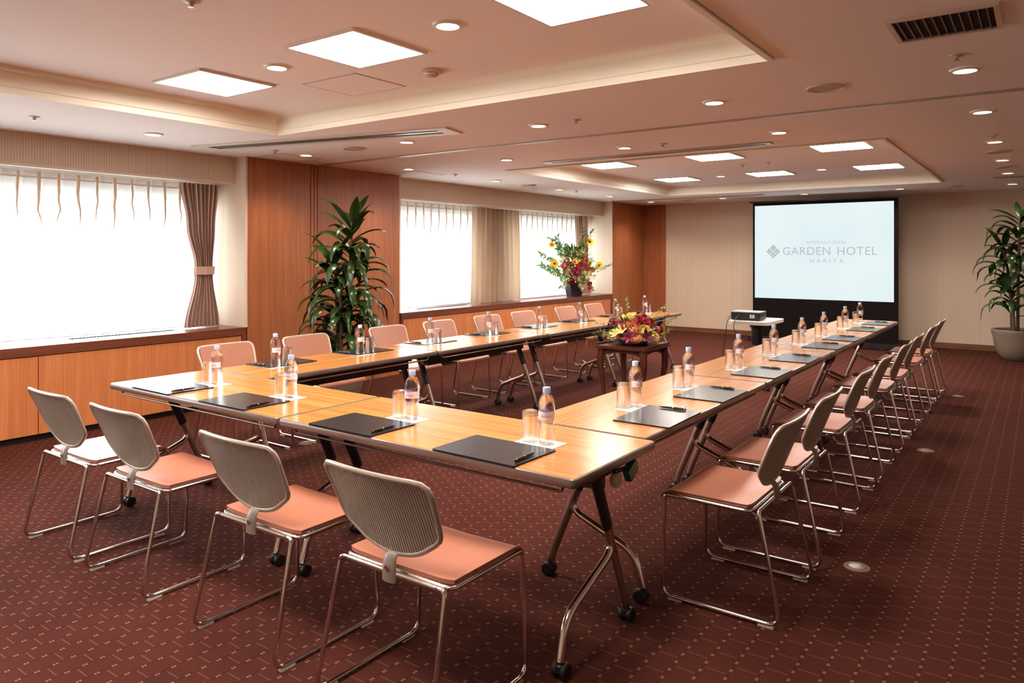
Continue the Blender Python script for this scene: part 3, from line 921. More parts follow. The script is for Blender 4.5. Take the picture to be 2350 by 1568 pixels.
def setting(cx, cy, rz, bl, bf, pl, pf, prz, where, gl=-.075, gf=-.008, brz=0):
    """cx,cy: middle of the folder; r/f offsets are to the sitter's right and forward"""
    R = V((math.cos(rz), math.sin(rz), 0)); F_ = V((-math.sin(rz), math.cos(rz), 0)); c = V((cx, cy, 0))
    P = lambda a, f_, z: c+R*a+F_*f_+V((0, 0, z))
    folder(P(0, 0, HT+.0004), rz+rnd.uniform(-.02, .02), f'black leather desk folder {where}', 'black desk folders')
    pen(P(pl, pf, HT+.0070), rz+prz+rnd.uniform(-.06, .06), f'black pen with gold rings {where}', 'black pens')
    pmat(P(bl-.03, bf-.004, HT+.0004), rz+rnd.uniform(-.03, .03), f'white paper mat {where}', 'white paper mats')
    bottle(P(bl, bf, HT+.0013), rz+brz, f'clear water bottle with pale blue cap {where}', 'water bottles')
    glass(P(bl+gl, bf+gf, HT+.0013), rz, f'upturned clear drinking glass {where}', 'drinking glasses')
for i, x in enumerate((-3.975, -3.30, -2.43, -1.70)):
    setting(x, 2.232, 0, .107, .207, .17, -.035, PI, f'at the cross row, {wf[i]}', brz=.45 if i == 3 else .25)
by = (3.29, 3.961, 4.807, 5.594, 6.303, 7.146, 8.042, 8.749)
for i, y in enumerate((3.145, 3.82, 4.705, 5.475, 6.37, 7.035, 8.01, 8.77)):
    setting(-1.44, y, PI/2, min(.15, max(by[i]-y, .02)), .187, .165, 0, PI/2-PI/2+PI, f'in the aisle-side row, {ORD[i]} from the cross row', gl=-.064, gf=.034, brz=-.35)
ly = (3.18, 3.93, 4.705, 5.50, 6.35, 7.145, 8.0, 8.79)
for i, y in enumerate(ly):
    setting(-4.265, y, -PI/2, .138, .118, .17, -.02, 0, f'in the window-side row, {ORD[i]} from the cross row', gl=-.085, gf=.012, brz=PI)

# ------------------------------------------------------------------ floor boxes
def make_box():
    t = thing('floor_outlet', 'x', 'floor outlet')
    b = MB(); b.lathe([(.058, 0), (.056, .004), (.042, .006), (.040, .003)], 32); b.build('ring', 'floor_box_metal', t)
    b = MB(); b.lathe([(.039, .001), (.037, .007), (.03, .009), (0, .009)], 32); b.build('cover', 'brushed_metal', t)
    return t
fb = Repeat(make_box)
for y, lab in ((3.745, 'round metal floor outlet beside the first open-aisle chairs'), (6.275, 'round metal floor outlet level with the middle open-aisle chairs'), (8.885, 'round metal floor outlet beside the open-aisle chairs by the screen')):
    fb((-.706, y, .0003), 0, lab, 'round floor outlets')
fb((-4.655, 3.70, .0003), 0, 'round metal floor outlet under the window-side tables', 'round floor outlets')

# ------------------------------------------------------------------ projection screen
SX0, SX1, SY = -3.985, -1.775, 12.5
t = thing('projection_screen', 'black framed projection screen showing a hotel logo', 'screen', ((SX0+SX1)/2, SY, 0))
w = (SX1-SX0)/2
b = MB(); b.box(-w, w, 0, .012, .09, 2.345); b.build('black_cloth', 'screen_cloth', t, smooth=False)
b = MB(); ix0, ix1 = -w+.035, w-.06; b.quad((ix0, -.003, .745), (ix1, -.003, .745), (ix1, -.003, 2.295), (ix0, -.003, 2.295)); im = b.build('image_surface', 'screen_image', t, smooth=False)
im['label'] = 'pale glowing projected picture'
b = MB(); b.box(-w-.05, w+.05, -.018, .026, 2.345, 2.372); b.build('top_bar', 'black_metal', t, smooth=False)
b = MB(); b.prism(rounded(2*w+.22, .12, .03, 4, .03, .02), .012, .1); b.build('case', 'black_metal', t)
for s in (-1, 1):
    b = MB(); b.box(s*w*.8-.02, s*w*.8+.02, -.14, .2, 0, .014); b.build('foot', 'black_plastic', t, smooth=False)
b = MB(); b.tube([(0, .05, .08), (0, .03, 2.36)], .014, 10); b.build('mast', 'black_metal', t)
# the picture: measured along the screen, 2.14 m across
def onscr(px, py):      # fractions of the picture, from its top left corner
    return (ix0+(ix1-ix0)*px, 2.295-1.55*py)
def lettering(s, size, px, py, sx=1.0, track=1.0):
    cu = bpy.data.curves.new('lettering', 'FONT'); cu.body = s; cu.size = size; cu.align_x = 'CENTER'; cu.align_y = 'CENTER'; cu.space_character = track
    o = bpy.data.objects.new('lettering', cu); COL.objects.link(o)
    me = bpy.data.meshes.new_from_object(o.evaluated_get(bpy.context.evaluated_depsgraph_get())); bpy.data.objects.remove(o)
    x, z = onscr(px, py)
    for v in me.vertices: v.co = (x+v.co.x*sx, -.005, z+v.co.y)
    me.materials.clear(); me.materials.append(MATS['screen_lettering']); mobj('lettering', me, im)
lettering('INTERNATIONAL', .066, .535, .405, 1.0, 1.25)
lettering('GARDEN', .185, .395, .497, .98, 1.06); lettering('HOTEL', .185, .752, .497, .98, 1.06)
lettering('NARITA', .085, .54, .598, 1.1, 1.75)
b = MB(); cx, cz = onscr(.145, .497); k = .118
def lz(p, q): return (cx+(p-q)*k*.5, -.005, cz+(p+q)*k*.5)
for (p0, p1, q0, q1) in ((.06, .98, .06, .98), (.06, .98, -.98, -.60), (.06, .98, -.53, -.06), (-.98, -.06, .06, .42), (-.98, -.06, .49, .98), (-.98, -.60, -.98, -.06), (-.53, -.06, -.98, -.06)):
    b.quad(lz(p0, q0), lz(p1, q0), lz(p1, q1), lz(p0, q1))
b.build('diamond_mark', 'screen_lettering', im, smooth=False)

# ------------------------------------------------------------------ projector and its cart
t = thing('projector_cart', 'white topped cart on a black column carrying the projector', 'cart', (-2.575, 8.21, 0))
b = MB(); b.prism(rounded(.44, .64, .07, 6), .715, .75); b.build('top_tray', 'cart_white', t)
b = MB(); b.prism(rounded(.37, .57, .05, 6), .75, .7515); b.build('top_inlay', 'cart_grey', t, smooth=False)
b = MB(); b.lathe([(.05, .47), (.058, .475), (.058, .66), (.075, .665), (.075, .69), (.05, .7), (.05, .715)], 24); b.build('column', 'black_plastic', t)
b = MB(); b.lathe([(.032, .05), (.032, .48)], 20); b.build('post', 'brushed_metal', t)
b = MB()
for a in range(4):
    an = PI/4+a*PI/2; b.tube([(0, 0, .075), (.26*math.cos(an), .26*math.sin(an), .06)], .018, 10)
b.build('base', 'cart_white', t)
for a in range(4):
    an = PI/4+a*PI/2; c = MB(); c.lathe([(0, -.012), (.028, -.012), (.028, .012), (0, .012)], 16, (.26*math.cos(an), .26*math.sin(an), .028), Matrix.Rotation(PI/2, 3, 'Y')); c.build('castor', 'black_plastic', t)
t = thing('projector', 'black projector with grey lid on the white cart', 'projector', (-2.63, 8.10, .7528))
b = MB(); b.prism(rounded(.32, .25, .02, 4), .008, .085); b.build('body', 'projector_black', t)
b = MB(); b.prism(rounded(.318, .248, .02, 4), .085, .095); b.build('lid', 'projector_grey', t)
b = MB(); b.box(.055, .105, -.128, -.124, .03, .066); pt = b.build('port_plate', 'cart_white', t, smooth=False)
b = MB(); b.lathe([(0, 0), (.008, 0), (.008, .004)], 12, (.08, -.1285, .05), Matrix.Rotation(PI/2, 3, 'X')); b.build('socket', 'black_plastic', pt)
b = MB(); b.lathe([(.035, .0), (.035, .02), (.028, .022), (.026, .012), (0, .012)], 20, (.07, .124, .05), Matrix.Rotation(-PI/2, 3, 'X')); b.build('lens', 'black_plastic', t)
for i in range(3):
    b = MB(); b.lathe([(0, 0), (.012, 0), (.012, .009), (0, .009)], 12, ((-.13, .13, 0)[i], (-.09, -.09, .1)[i], 0)); b.build('foot', 'black_plastic', t)
for x, k in ((-.14, -.03), (-.06, .03)):
    pts = [(x, -.125, .05), (x, -.155, .055), (x-.01, -.22, .02), (x-.012, -.272, -.06), (x+k, -.262, -.2), (x+k*2, -.26, -.42), (x+k*1.5, -.26, -.62), (x+.03, -.22, -.74), (x+.12, -.1, -.746)]
    P = []
    for i in range(len(pts)-1):
        for j in range(6):
            tt = j/6; p0 = V(pts[max(i-1, 0)]); p1 = V(pts[i]); p2 = V(pts[i+1]); p3 = V(pts[min(i+2, len(pts)-1)])
            P.append(.5*((2*p1)+(p2-p0)*tt+(2*p0-5*p1+4*p2-p3)*tt*tt+(3*p1-p0-3*p2+p3)*tt**3))
    b = MB(); b.tube(P, .004, 6); b.build('cable', 'black_plastic', t)

# ------------------------------------------------------------------ plants
def leaf_ribbon(b, base, az, el, L, W, droop, r, seg=9, twist=0):
    """arching strap leaf with a folded midrib"""
    p = V(base); e = el; vs = []; step = L/seg
    for i in range(seg+1):
        s = i/seg
        d = V((math.cos(az)*math.cos(e), math.sin(az)*math.cos(e), math.sin(e)))
        side = V((-math.sin(az), math.cos(az), 0)); side = Matrix.Rotation(twist*s, 3, d) @ side
        nrm = side.cross(d)
        w = W*.5*(min(1, .30+s*2.4)*(1-max(0, s-.5)**1.7*3.0) if s < .985 else .02)
        w = max(w, W*.015)
        vs += [p-side*w+nrm*w*.35, p, p+side*w+nrm*w*.35]
        p = p+d*step; e -= droop*step*(.35+1.5*s); az += r.uniform(-.05, .05)
        e = max(e, -1.52)
    fs = [(3*i+k, 3*i+k+1, 3*i+k+4, 3*i+k+3) for i in range(seg) for k in (0, 1)]
    b.add(vs, fs)

def corn_plant(name, label, loc, canes, pot, seed, spread=1.0):
    t = thing(name, label, 'plant', loc); r = random.Random(seed)
    PR, PH = pot
    b = MB(); b.lathe([(0, 0), (PR*.5, 0), (PR*.58, .01), (PR*.80, PH*.22), (PR*.94, PH*.48), (PR*1.0, PH*.78), (PR*1.05, PH*.86), (PR*1.06, PH*.97), (PR*1.02, PH), (PR*.93, PH*.98), (PR*.9, PH*.86)], 40); b.build('pot', 'pot_clay', t)
    b = MB(); b.lathe([(PR*.92, PH*.9), (PR*.5, PH*.93), (0, PH*.94)], 28); b.build('soil', 'soil', t)
    for (cx, cy, lx, ly, z0, z1, n) in canes:
        b = MB(); P = []
        for i in range(9):
            s = i/8; P.append((cx+lx*s*s, cy+ly*s*s, PH*.9+(z1-PH*.9)*s))
        b.tube(P, [.021-.008*i/8 for i in range(9)], 10); b.build('cane', 'cane_bark', t)
        b = MB()
        for i in range(n):
            s = (i+r.random()*.6)/n
            z = z0+(z1-z0)*s; q = (z-PH*.9)/(z1-PH*.9)
            az = i*2.39996+r.uniform(-.35, .35)
            top = max(0, (s-.78)/.22)
            el = r.uniform(.35, 1.0)*(1-top)+top*r.uniform(.95, 1.45)
            L = (r.uniform(.50, .72)-.16*s)*spread*(1-.22*top); dr = r.uniform(4.2, 6.2)*(1-top*.72)/spread
            leaf_ribbon(b, (cx+lx*q*q+.012*math.cos(az), cy+ly*q*q+.012*math.sin(az), z), az, el, L, r.uniform(.082, .112), dr, r, twist=r.uniform(-.25, .25))
        b.build('foliage', 'leaf_dark', t, sharp=70)
    return t
corn_plant('corn_plant', 'tall leafy corn plant before the wooden pillar by the windows', (-5.74, 5.035, 0), [(.03, .03, .02, .03, .66, 1.84, 62), (-.05, -.04, -.01, -.04, .5, 1.50, 30), (.05, -.08, .03, -.05, .45, 1.22, 22)], (.2, .34), 11, 1.0)
corn_plant('corn_plant', 'tall leafy corn plant in a round taupe pot beside the screen wall', (-.275, 12.42, 0), [(.0, -.03, .03, -.02, 1.35, 2.03, 28), (-.07, .04, -.10, .02, .9, 1.6, 24), (-.04, -.09, -.07, -.06, .6, 1.08, 17), (.1, .03, .12, .03, 1.05, 1.86, 22)], (.30, .43), 23, 1.0)

# ------------------------------------------------------------------ blossoms
def petal_grid(b, L, W, cup, tilt, az, z0=0, nu=4, nv=5, tip=.6, r0=0):
    def fn(u, v):
        w = W*(math.sin(PI*min(.5+.0, .12+v*.5)) if v < .76 else math.sin(PI*.5)*(1-((v-.76)/.24)**2*tip))
        x = (u-.5)*w; a = tilt+cup*v
        # integrate a curved strip
        rr = r0; zz = z0; n = 6
        for k in range(n):
            s = v*(k+.5)/n; rr += L*v/n*math.cos(tilt+cup*s); zz += L*v/n*math.sin(tilt+cup*s)
        bow = -(x/(W*.5+1e-6))**2*W*.12
        p = V((rr+bow*math.sin(a), x, zz-bow*math.cos(a)*-1))
        return Matrix.Rotation(az, 3, 'Z') @ p
    b.grid(fn, nu, nv)
def rose_mesh(name, mat, size=1.0):
    """ball of overlapping petals, opening outward"""
    b = MB(); R = (.012, .021, .031, .041); TOP = (1.45, 1.15, .82, .45)
    for k in range(4):
        n = 3+k
        for i in range(n):
            a0 = 2*PI*(i+.37*k)/n; ha = PI/n*1.35
            def fn(u, v):
                q = (u-.5)*2; top = TOP[k]-.38*q*q*(.5+.2*k)
                e = -1.0+v*(top+1.0); rr = R[k]*(1+.10*q+.16*v**4*(k > 0))
                a = a0+q*ha
                return V((rr*math.cos(e)*math.cos(a), rr*math.cos(e)*math.sin(a), rr*math.sin(e)*.95+.004*k*0))*size
            b.grid(fn, 6, 6)
    b.lathe([(0, .0125*size), (.007*size, .010*size), (.010*size, 0), (.004*size, -.02*size), (0, -.04*size)], 8)
    return b.mesh(name, mat, sharp=80)
def star_mesh(name, mat, n, L, W, cup, tilt, tip=.95):
    b = MB()
    for i in range(n): petal_grid(b, L*(1 if i % 2 else .92), W, cup, tilt, 2*PI*i/n, nu=3, nv=5, tip=tip)
    b.lathe([(0, .012), (.005, .009), (.004, -.006), (0, -.008)], 8)
    return b.mesh(name, mat, sharp=80)
def cluster_mesh(name, mat, n, rad, seed):
    """spray of small five-petalled blooms"""
    r = random.Random(seed); b = MB()
    for i in range(n):
        d = V((r.gauss(0, 1), r.gauss(0, 1), abs(r.gauss(0, 1))+.4)).normalized(); p = d*rad*r.uniform(.55, 1)
        s = MB()
        for k in range(5): petal_grid(s, .022, .015, -.3, .5, 2*PI*k/5, nu=2, nv=3, tip=.8)
        M = Matrix.Translation(p) @ d.to_track_quat('Z', 'Y').to_matrix().to_4x4(); s.xf(M); b.add(s.v, s.f)
        b.tube([(0, 0, -.02), tuple(p)], .0016, 5)
    return b.mesh(name, mat, sharp=80)
def sprig_mesh(name, mat, L, n, seed, leaf=.02):
    r = random.Random(seed); b = MB(); P = []; p = V((0, 0, 0)); d = V((0, 0, 1))
    for i in range(9):
        P.append(p.copy()); p = p+d*L/8; d = (d+V((r.uniform(-.2, .2), r.uniform(-.2, .2), 0))).normalized()
    b.tube(P, .0018, 5)
    for i in range(n):
        s = .15+.85*i/n; q = P[int(s*8)].lerp(P[min(8, int(s*8)+1)], s*8 % 1); az = r.uniform(0, 2*PI)
        leaf_ribbon(b, q, az, r.uniform(-.1, .9), leaf*r.uniform(.7, 1.4)*1.5, leaf*.7, 8, r, seg=4)
    return b.mesh(name, mat, sharp=80)
def sunflower_parts():
    b = MB()
    for k in range(2):
        for i in range(16): petal_grid(b, .048-.006*k, .019, -.35, .25+.3*k, 2*PI*(i+.5*k)/16, nu=2, nv=4, tip=.95, r0=.014)
    pet = b.mesh('sunflower', 'petal_gold', sharp=80)
    b = MB(); b.lathe([(.0165, .0), (.016, .008), (.010, .012), (0, .010)], 20); b.lathe([(.022, -.002), (.01, -.014), (0, -.016)], 14)
    return pet, b.mesh('seed_disc', 'seed_brown')

ME = {'rose_o': rose_mesh('rose', 'petal_orange'), 'rose_y': rose_mesh('rose', 'petal_yellow'), 'rose_c': rose_mesh('rose', 'petal_cream'), 'rose_r': rose_mesh('rose', 'petal_red'), 'rose_p': rose_mesh('rose', 'petal_pink'),
      'lily_p': star_mesh('lily', 'petal_purple', 6, .075, .03, -.6, .95), 'lily_m': star_mesh('lily', 'petal_magenta', 6, .07, .028, -.5, .7), 'lily_y': star_mesh('lily', 'petal_yellow', 6, .08, .026, -.5, 1.0), 'lily_c': star_mesh('lily', 'petal_cream', 6, .085, .03, -.7, .8),
      'orchid': cluster_mesh('orchid', 'petal_red', 13, .055, 3), 'orchid_m': cluster_mesh('orchid', 'petal_magenta', 11, .05, 5), 'stock': cluster_mesh('stock', 'petal_cream', 14, .06, 8),
      'sprig': sprig_mesh('sprig', 'leaf_pale', .22, 26, 2, .026), 'sprig_m': sprig_mesh('sprig', 'leaf_mid', .26, 24, 4), 'twig': sprig_mesh('twig', 'leaf_mid', .66, 60, 6, .042)}
SUN = sunflower_parts()
KIND = {'rose_o': ('rose', 'orange rose'), 'rose_y': ('rose', 'yellow rose'), 'rose_c': ('rose', 'cream rose'), 'rose_r': ('rose', 'red rose'), 'rose_p': ('rose', 'pink rose'), 'lily_p': ('lily', 'dark purple lily'), 'lily_m': ('lily', 'magenta lily'), 'lily_y': ('lily', 'yellow lily'), 'lily_c': ('lily', 'cream lily'),
        'orchid': ('orchid_spray', 'spray of small red orchids'), 'orchid_m': ('orchid_spray', 'spray of magenta orchids'), 'stock': ('stock_spray', 'spray of small cream flowers'), 'sprig': ('leaf_sprig', 'pale green sprig'), 'sprig_m': ('leaf_sprig', 'green sprig'), 'twig': ('twig', 'thin leafy twig')}
def bloom(parent, kind, p, d, s=1.0):
    q = V(d).normalized().to_track_quat('Z', 'Y') @ Quaternion((0, 0, 1), rnd.uniform(0, 6.28))
    if kind == 'sun':
        q = (-FW+V((0, 0, .15))+.25*V(d)).normalized().to_track_quat('Z', 'Y')
        o = mobj('sunflower', SUN[0], parent, p, q, s); mobj('seed_disc', SUN[1], o); o['label'] = 'yellow sunflower'; return o
    o = mobj(KIND[kind][0], ME[kind], parent, p, q, s); o['label'] = KIND[kind][1]; return o

# wooden flower table and its centrepiece
FX, FY, FZT = -3.17, 6.36, .62
t = thing('flower_table', 'dark wooden side table with curved legs between the table rows', 'table', (FX, FY, 0))
b = MB(); b.prism(rounded(.54, .56, .02, 4), FZT-.03, FZT-.012); b.prism(rounded(.52, .54, .02, 4), FZT-.012, FZT-.004); b.build('tabletop', 'dark_wood', t)
b = MB()
for s in (-1, 1):
    for ax in (0, 1):
        n = 12; poly = []
        for i in range(n+1):
            u = -.2+.4*i/n; poly.append((u, FZT-.065-.035*(abs(u)/.2)**2.2))
        vs = []
        for u, z in poly:
            for zz in (z, FZT-.03):
                for off in (-.01, .01):
                    vs.append((u, s*.215+off, zz) if ax == 0 else (s*.205+off, u, zz))
        fs = []
        for i in range(n):
            o = 4*i; p = 4*(i+1)
            fs += [(o, p, p+2, o+2), (o+1, o+3, p+3, p+1), (o, o+1, p+1, p)]
        b.add(vs, fs)
b.build('apron', 'dark_wood', t, smooth=False)
for s in (-1, 1):
    b = MB(); b.box(s*.262-.008, s*.262+.008, -.24, .24, FZT-.004, FZT+.012); b.build('gallery_rail', 'dark_wood', t, smooth=False)
for sx in (-1, 1):
    for sy in (-1, 1):
        b = MB(); P = [(sx*.215, sy*.225, FZT-.03), (sx*.225, sy*.235, FZT-.12), (sx*.222, sy*.232, FZT-.22), (sx*.205, sy*.215, .28), (sx*.2, sy*.21, .12), (sx*.212, sy*.222, .0)]
        b.tube(P, [.036, .036, .031, .023, .019, .022], 8, up=(1, 1, 0)); b.build('leg', 'dark_wood', t)

t = thing('flower_centrepiece', 'low bouquet of roses and orchids on the dark wooden table', 'flowers', (FX-.005, FY+.02, FZT-.003))
b = MB(); b.lathe([(0, 0), (.13, 0), (.14, .012), (.14, .045), (.12, .05), (0, .055)], 28); b.build('dish', 'pot_black', t)
b = MB(); r = random.Random(5)
for i in range(230):
    az = r.uniform(0, 2*PI); el = math.asin(r.uniform(0, 1)); R0 = r.uniform(.04, .13)
    leaf_ribbon(b, (R0*math.cos(az), R0*math.sin(az), .05+.1*math.sin(el)), az+r.uniform(-.3, .3), el*.9+r.uniform(-.1, .3), r.uniform(.10, .19), r.uniform(.022, .042), r.uniform(1, 5), r, seg=5)
b.v = [(x, y, max(z, .018)) for x, y, z in b.v]
b.build('foliage', 'leaf_mid', t, sharp=70)
RT = V((math.cos(.6259), math.sin(.6259), 0)); FW = V((-math.sin(.6259), math.cos(.6259), 0))
def place(parent, kind, a, h, dep=None, s=1.0, rad=.25, hz=.27):
    """a to the side, h up, dep toward the doorway aisle; default on a dome"""
    if dep is None:
        q = 1-(a/rad)**2-(h/hz)**2; dep = rad*math.sqrt(max(q, .02))
    p = RT*a - FW*dep + V((0, 0, max(h, .085))); d = RT*(a/rad) - FW*(dep/rad) + V((0, 0, .25+h/hz))
    return bloom(parent, kind, p, d, s)
for k, a, h, s in (('rose_y', -.13, .235, 1.25), ('rose_y', -.01, .27, 1.35), ('rose_o', -.035, .165, 1.35), ('rose_y', .075, .145, 1.3), ('rose_o', -.02, .065, 1.3), ('rose_o', .03, .04, 1.0), ('rose_y', .155, .075, 1.25), ('lily_y', -.13, .13, 1.1), ('lily_y', -.18, .10, 1.0),
                   ('orchid', .02, .215, 1.2), ('orchid', .08, .22, 1.2), ('orchid', .13, .19, 1.1), ('orchid', .05, .25, 1.1), ('orchid_m', -.15, .19, 1.1), ('orchid_m', -.19, .215, 1.0), ('orchid_m', -.12, .17, .9), ('orchid', .22, .10, 1.0), ('orchid', .20, .13, .9),
                   ('lily_m', -.085, .045, 1.15), ('lily_p', .075, .05, 1.25), ('lily_p', -.06, .12, .9), ('lily_m', .10, .025, .9), ('rose_c', -.2, .05, .9), ('rose_p', -.09, .20, .8)):
    place(t, k, a, h, None, s)
for k in range(18):     # the sides that face away
    az = .6259+PI*(.12+.76*k/17); h = (.07, .17, .235)[k % 3]; rr = .25*math.sqrt(1-(h/.27)**2)
    bloom(t, ('rose_y', 'orchid', 'rose_o', 'lily_m', 'orchid_m')[k % 5], V((rr*math.cos(az), rr*math.sin(az), h)), (math.cos(az), math.sin(az), .3+h*3), 1.1)
for k, a, h, dep, d in (('sprig', -.13, .26, .0, (-.1, .1, 1)), ('sprig', -.06, .27, -.03, (.1, .2, 1)), ('sprig', .2, .25, -.02, (.8, .3, 1)), ('sprig', .24, .17, .05, (1, .3, .4)), ('sprig_m', -.22, .12, .05, (-1, -.7, .1)), ('sprig_m', -.22, .08, .1, (-1, -.9, -.15)), ('sprig_m', -.2, .16, .0, (-1, -.5, .3)), ('sprig', -.2, .05, .12, (-.9, -1, -.25)), ('sprig', .22, .04, .1, (.8, -.2, .1)), ('sprig_m', .2, .22, -.05, (.9, .6, .5))):
    p = RT*a-FW*dep+V((0, 0, max(h, .11))); bloom(t, k, p, (d[0], d[1], max(d[2], .05)), .8)

# tall arrangement on the window ledge
t = thing('flower_arrangement', 'tall arrangement with sunflowers and red orchids in a black pot', 'flowers', (-6.545, 10.88, LZ+.0005))
b = MB()
n = 8; vs = []
for rr, z in ((.135, 0), (.19, .23), (.196, .237), (.18, .237), (.175, .2)):
    vs += [(rr*math.cos(2*PI*i/n+.2), rr*math.sin(2*PI*i/n+.2), z) for i in range(n)]
b.add(vs, [(j*n+i, j*n+(i+1) % n, (j+1)*n+(i+1) % n, (j+1)*n+i) for j in range(4) for i in range(n)] + [tuple(range(n-1, -1, -1))])
b.build('pot', 'pot_black', t, smooth=False)
b = MB(); b.lathe([(0, .215), (.165, .205)], 16); b.build('soil', 'soil', t)
b = MB(); r = random.Random(9)
for i in range(520):
    az = r.uniform(0, 2*PI); h = r.uniform(.22, .82); R0 = r.uniform(.05, .26)*(1-.5*max(0, h-.5))
    leaf_ribbon(b, (R0*math.cos(az)*.75, R0*math.sin(az), h), az+r.uniform(-.3, .3), r.uniform(-.2, 1.1), r.uniform(.10, .2), r.uniform(.02, .045), r.uniform(1, 5), r, seg=5)
for az, L, h in ((-1.75, .45, .3), (-1.9, .4, .33), (.4, .3, .3), (1.1, .36, .26), (-1.7, .38, .2), (-.4, .28, .25)):
    leaf_ribbon(b, (.05*math.cos(az), .08*math.sin(az), h), az, .5, L, .05, 3.2, r, seg=8)
b.v = [(max(x, -.2+.12*max(x+.2, -.4)), y, max(z, .01)) for x, y, z in b.v]
b.build('foliage', 'leaf_mid', t, sharp=70)
def lat(a):
    if a > -.13/RT.x: return RT*a
    return V((-.13, (a+.13*RT.x)/RT.y, 0))
def big(kind, a, h, dep=None, s=1.0, rad=.38, mid=.42, hz=.36):
    if dep is None:
        q = 1-(a/rad)**2-((h-mid)/hz)**2; dep = .24*math.sqrt(max(q, .03))
    p = lat(a)-FW*dep+V((0, 0, h)); d = RT*(a/rad)-FW*(dep/.2)+V((0, 0, (h-mid)/hz+.25))
    return bloom(t, kind, p, d, s)
for k, a, h, s in (('orchid', .04, .50, 1.3), ('orchid', .12, .55, 1.3), ('orchid', .17, .62, 1.2), ('orchid_m', .03, .43, 1.5), ('lily_m', .0, .42, 1.5), ('lily_m', .07, .46, 1.4), ('orchid', .2, .50, 1.2), ('orchid', .16, .68, 1.0), ('orchid', -.15, .60, 1.2), ('orchid', -.1, .55, 1.0), ('orchid', -.02, .55, 1.1),
                   ('rose_r', -.05, .28, 1.3), ('rose_r', .26, .22, 1.0), ('rose_r', .27, .15, .9), ('rose_c', .08, .32, 1.2), ('rose_c', -.02, .34, 1.0), ('rose_c', -.15, .40, 1.3), ('rose_c', -.13, .48, 1.3), ('rose_p', -.2, .53, 1.1), ('rose_p', -.16, .45, 1.1), ('rose_c', .1, .2, 1.1), ('rose_c', .14, .13, 1.0), ('rose_p', .29, .10, .9),
                   ('rose_c', .18, .42, 1.1), ('rose_c', .25, .42, 1.1), ('rose_p', .31, .46, 1.0), ('rose_y', .24, .58, 1.2), ('rose_y', .06, .63, 1.1), ('lily_c', -.03, .62, 1.1), ('lily_c', -.12, .68, 1.1), ('lily_y', .06, .68, 1.2), ('stock', -.17, .70, 1.2), ('stock', -.02, .74, 1.2), ('stock', .08, .76, 1.2), ('stock', -.22, .62, 1.1), ('stock', .14, .74, 1.0), ('stock', .2, .34, 1.0), ('stock', -.15, .30, 1.0), ('stock', -.18, .18, .9),
                   ('rose_c', -.16, .22, .9), ('stock', .3, .36, 1.0), ('lily_c', .0, .70, 1.0), ('lily_y', .13, .82, 1.0)):
    big(k, a, h, None, s)
for a, h, dep, s in ((-.36, .57, .12, 1.2), (.27, .94, .05, 1.25), (-.40, .89, .05, 1.0), (.42, .54, .1, 1.15), (.0, .60, .24, .9)):
    big('sun', a, h, dep, s)
for k, a, h, dep, d, s in (('twig', -.05, .6, 0, (-.15, -.15, 1), 1.0), ('twig', -.12, .55, 0, (-.5, -.35, 1), .95), ('twig', .05, .6, 0, (.15, .15, 1), 1.0), ('twig', .12, .65, 0, (.3, .1, 1), .9), ('twig', -.25, .5, .05, (-1, -.7, .45), .85), ('twig', -.25, .42, .05, (-1, -.85, .35), .8), ('twig', .3, .45, .03, (.8, .6, .35), .6), ('twig', -.15, .62, .02, (-.7, -.5, .8), .8), ('sprig', .2, .75, 0, (.3, .3, 1), 1.0), ('sprig', .1, .85, 0, (.1, 0, 1), 1.0), ('sprig', -.3, .6, .05, (-1, -.6, .5), 1.0), ('sprig', -.32, .5, .1, (-1, -.9, .2), 1.0), ('sprig_m', .35, .42, .02, (.9, .3, .2), .9), ('sprig_m', -.2, .2, .1, (-.8, -.9, -.1), .9), ('sprig', .25, .2, .1, (.6, -.3, -.2), .9),
                           ('twig', -.3, .38, .04, (-1, -.8, .25), .75)):
    if d[0] < -.1: d = (-.02, -1.1, d[2])
    p = lat(a)-FW*dep+V((0, 0, h)); bloom(t, k, p, d, s)
for i in range(22):
    a = -.34+.66*((i*.618) % 1); h = .34+.5*((i*.382+.2) % 1); e = (a/.4, (h-.4)/.4)
    p = lat(a*.8)-FW*.14+V((0, 0, h*.9)); dx = RT*e[0]*1.2-FW*.35+V((0, 0, .35+e[1]))
    if dx.x < -.05: dx = V((.05, -1, dx.z))
    bloom(t, ('sprig', 'sprig_m')[i % 2], p, dx, 1.05)

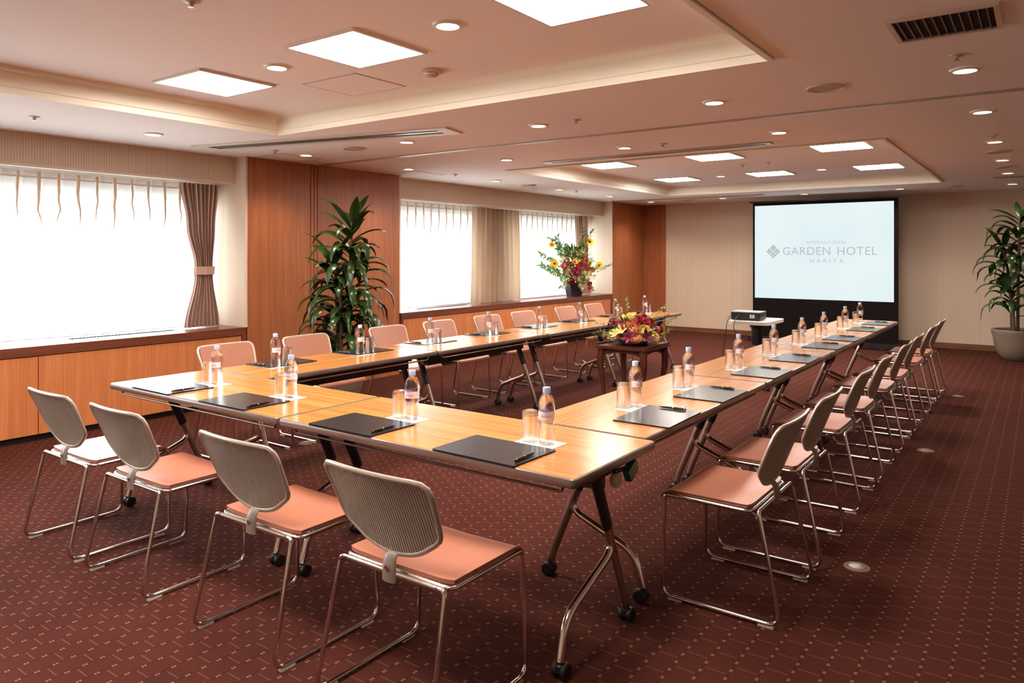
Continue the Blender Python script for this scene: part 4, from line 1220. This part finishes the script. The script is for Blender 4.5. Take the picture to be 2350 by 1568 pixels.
# ------------------------------------------------------------------ daylight
w = bpy.data.worlds.new('sky'); SC.world = w; w.use_nodes = True
nt = w.node_tree; nt.nodes.clear(); T = NT(nt)
out = T.n('ShaderNodeOutputWorld'); bg = T.n('ShaderNodeBackground')
g = T.n('ShaderNodeTexCoord'); sx = T.n('ShaderNodeSeparateXYZ'); T.l(g.outputs['Generated'], sx.inputs[0])
col = T.ramp(T.math('ADD', T.math('MULTIPLY', sx.outputs[2], .5), .5), [(.40, (.78, .82, .80, 1)), (.5, (.86, .91, .95, 1)), (.62, (.90, .95, 1, 1))])
T.l(col, bg.inputs[0]); bg.inputs[1].default_value = 5.0; T.l(bg.outputs[0], out.inputs[0])
for i, (y0, y1) in enumerate((B1, B2)):
    la = bpy.data.lights.new('window_portal', 'AREA'); la.shape = 'RECTANGLE'; la.size = 1.5; la.size_y = y1-y0
    la.cycles.is_portal = True
    o = bpy.data.objects.new('window_portal', la); COL.objects.link(o)
    o.location = (XG-.09, (y0+y1)/2, 1.47); o.rotation_euler = (0, -PI/2, 0)

for where, (x, yy) in lines.items():
    for y in yy:
        k = .3 if x > -1 else .7 if x > -2 else 1
        la = bpy.data.lights.new('downlight_lamp', 'SPOT'); la.energy = 22*k; la.color = (1, .85, .68); la.spot_size = math.radians(128); la.spot_blend = .9; la.shadow_soft_size = .05
        o = bpy.data.objects.new('downlight_lamp', la); COL.objects.link(o); o.location = (x, y, CH-.02)
# ------------------------------------------------------------------ camera
cam = bpy.data.cameras.new('camera'); co = bpy.data.objects.new('camera', cam); COL.objects.link(co)
co.location = (0, 0, 1.47); co.rotation_euler = (PI/2, 0, math.radians(35.864))
cam.sensor_width = 36; cam.lens = 1683/2350*36; cam.shift_y = -(784-585)/2350; cam.clip_start = .05
SC.camera = co
vs = SC.view_settings
vs.view_transform = 'Standard'; vs.look = 'None'; vs.gamma = 1; vs.use_curve_mapping = False; vs.exposure = 1.6
cy = SC.cycles
cy.use_denoising = True; cy.max_bounces = 10; cy.diffuse_bounces = 5; cy.glossy_bounces = 4; cy.transmission_bounces = 8; cy.transparent_max_bounces = 16
cy.caustics_reflective = False; cy.caustics_refractive = False; cy.sample_clamp_indirect = 6
try: cy.use_light_tree = True
except Exception: pass
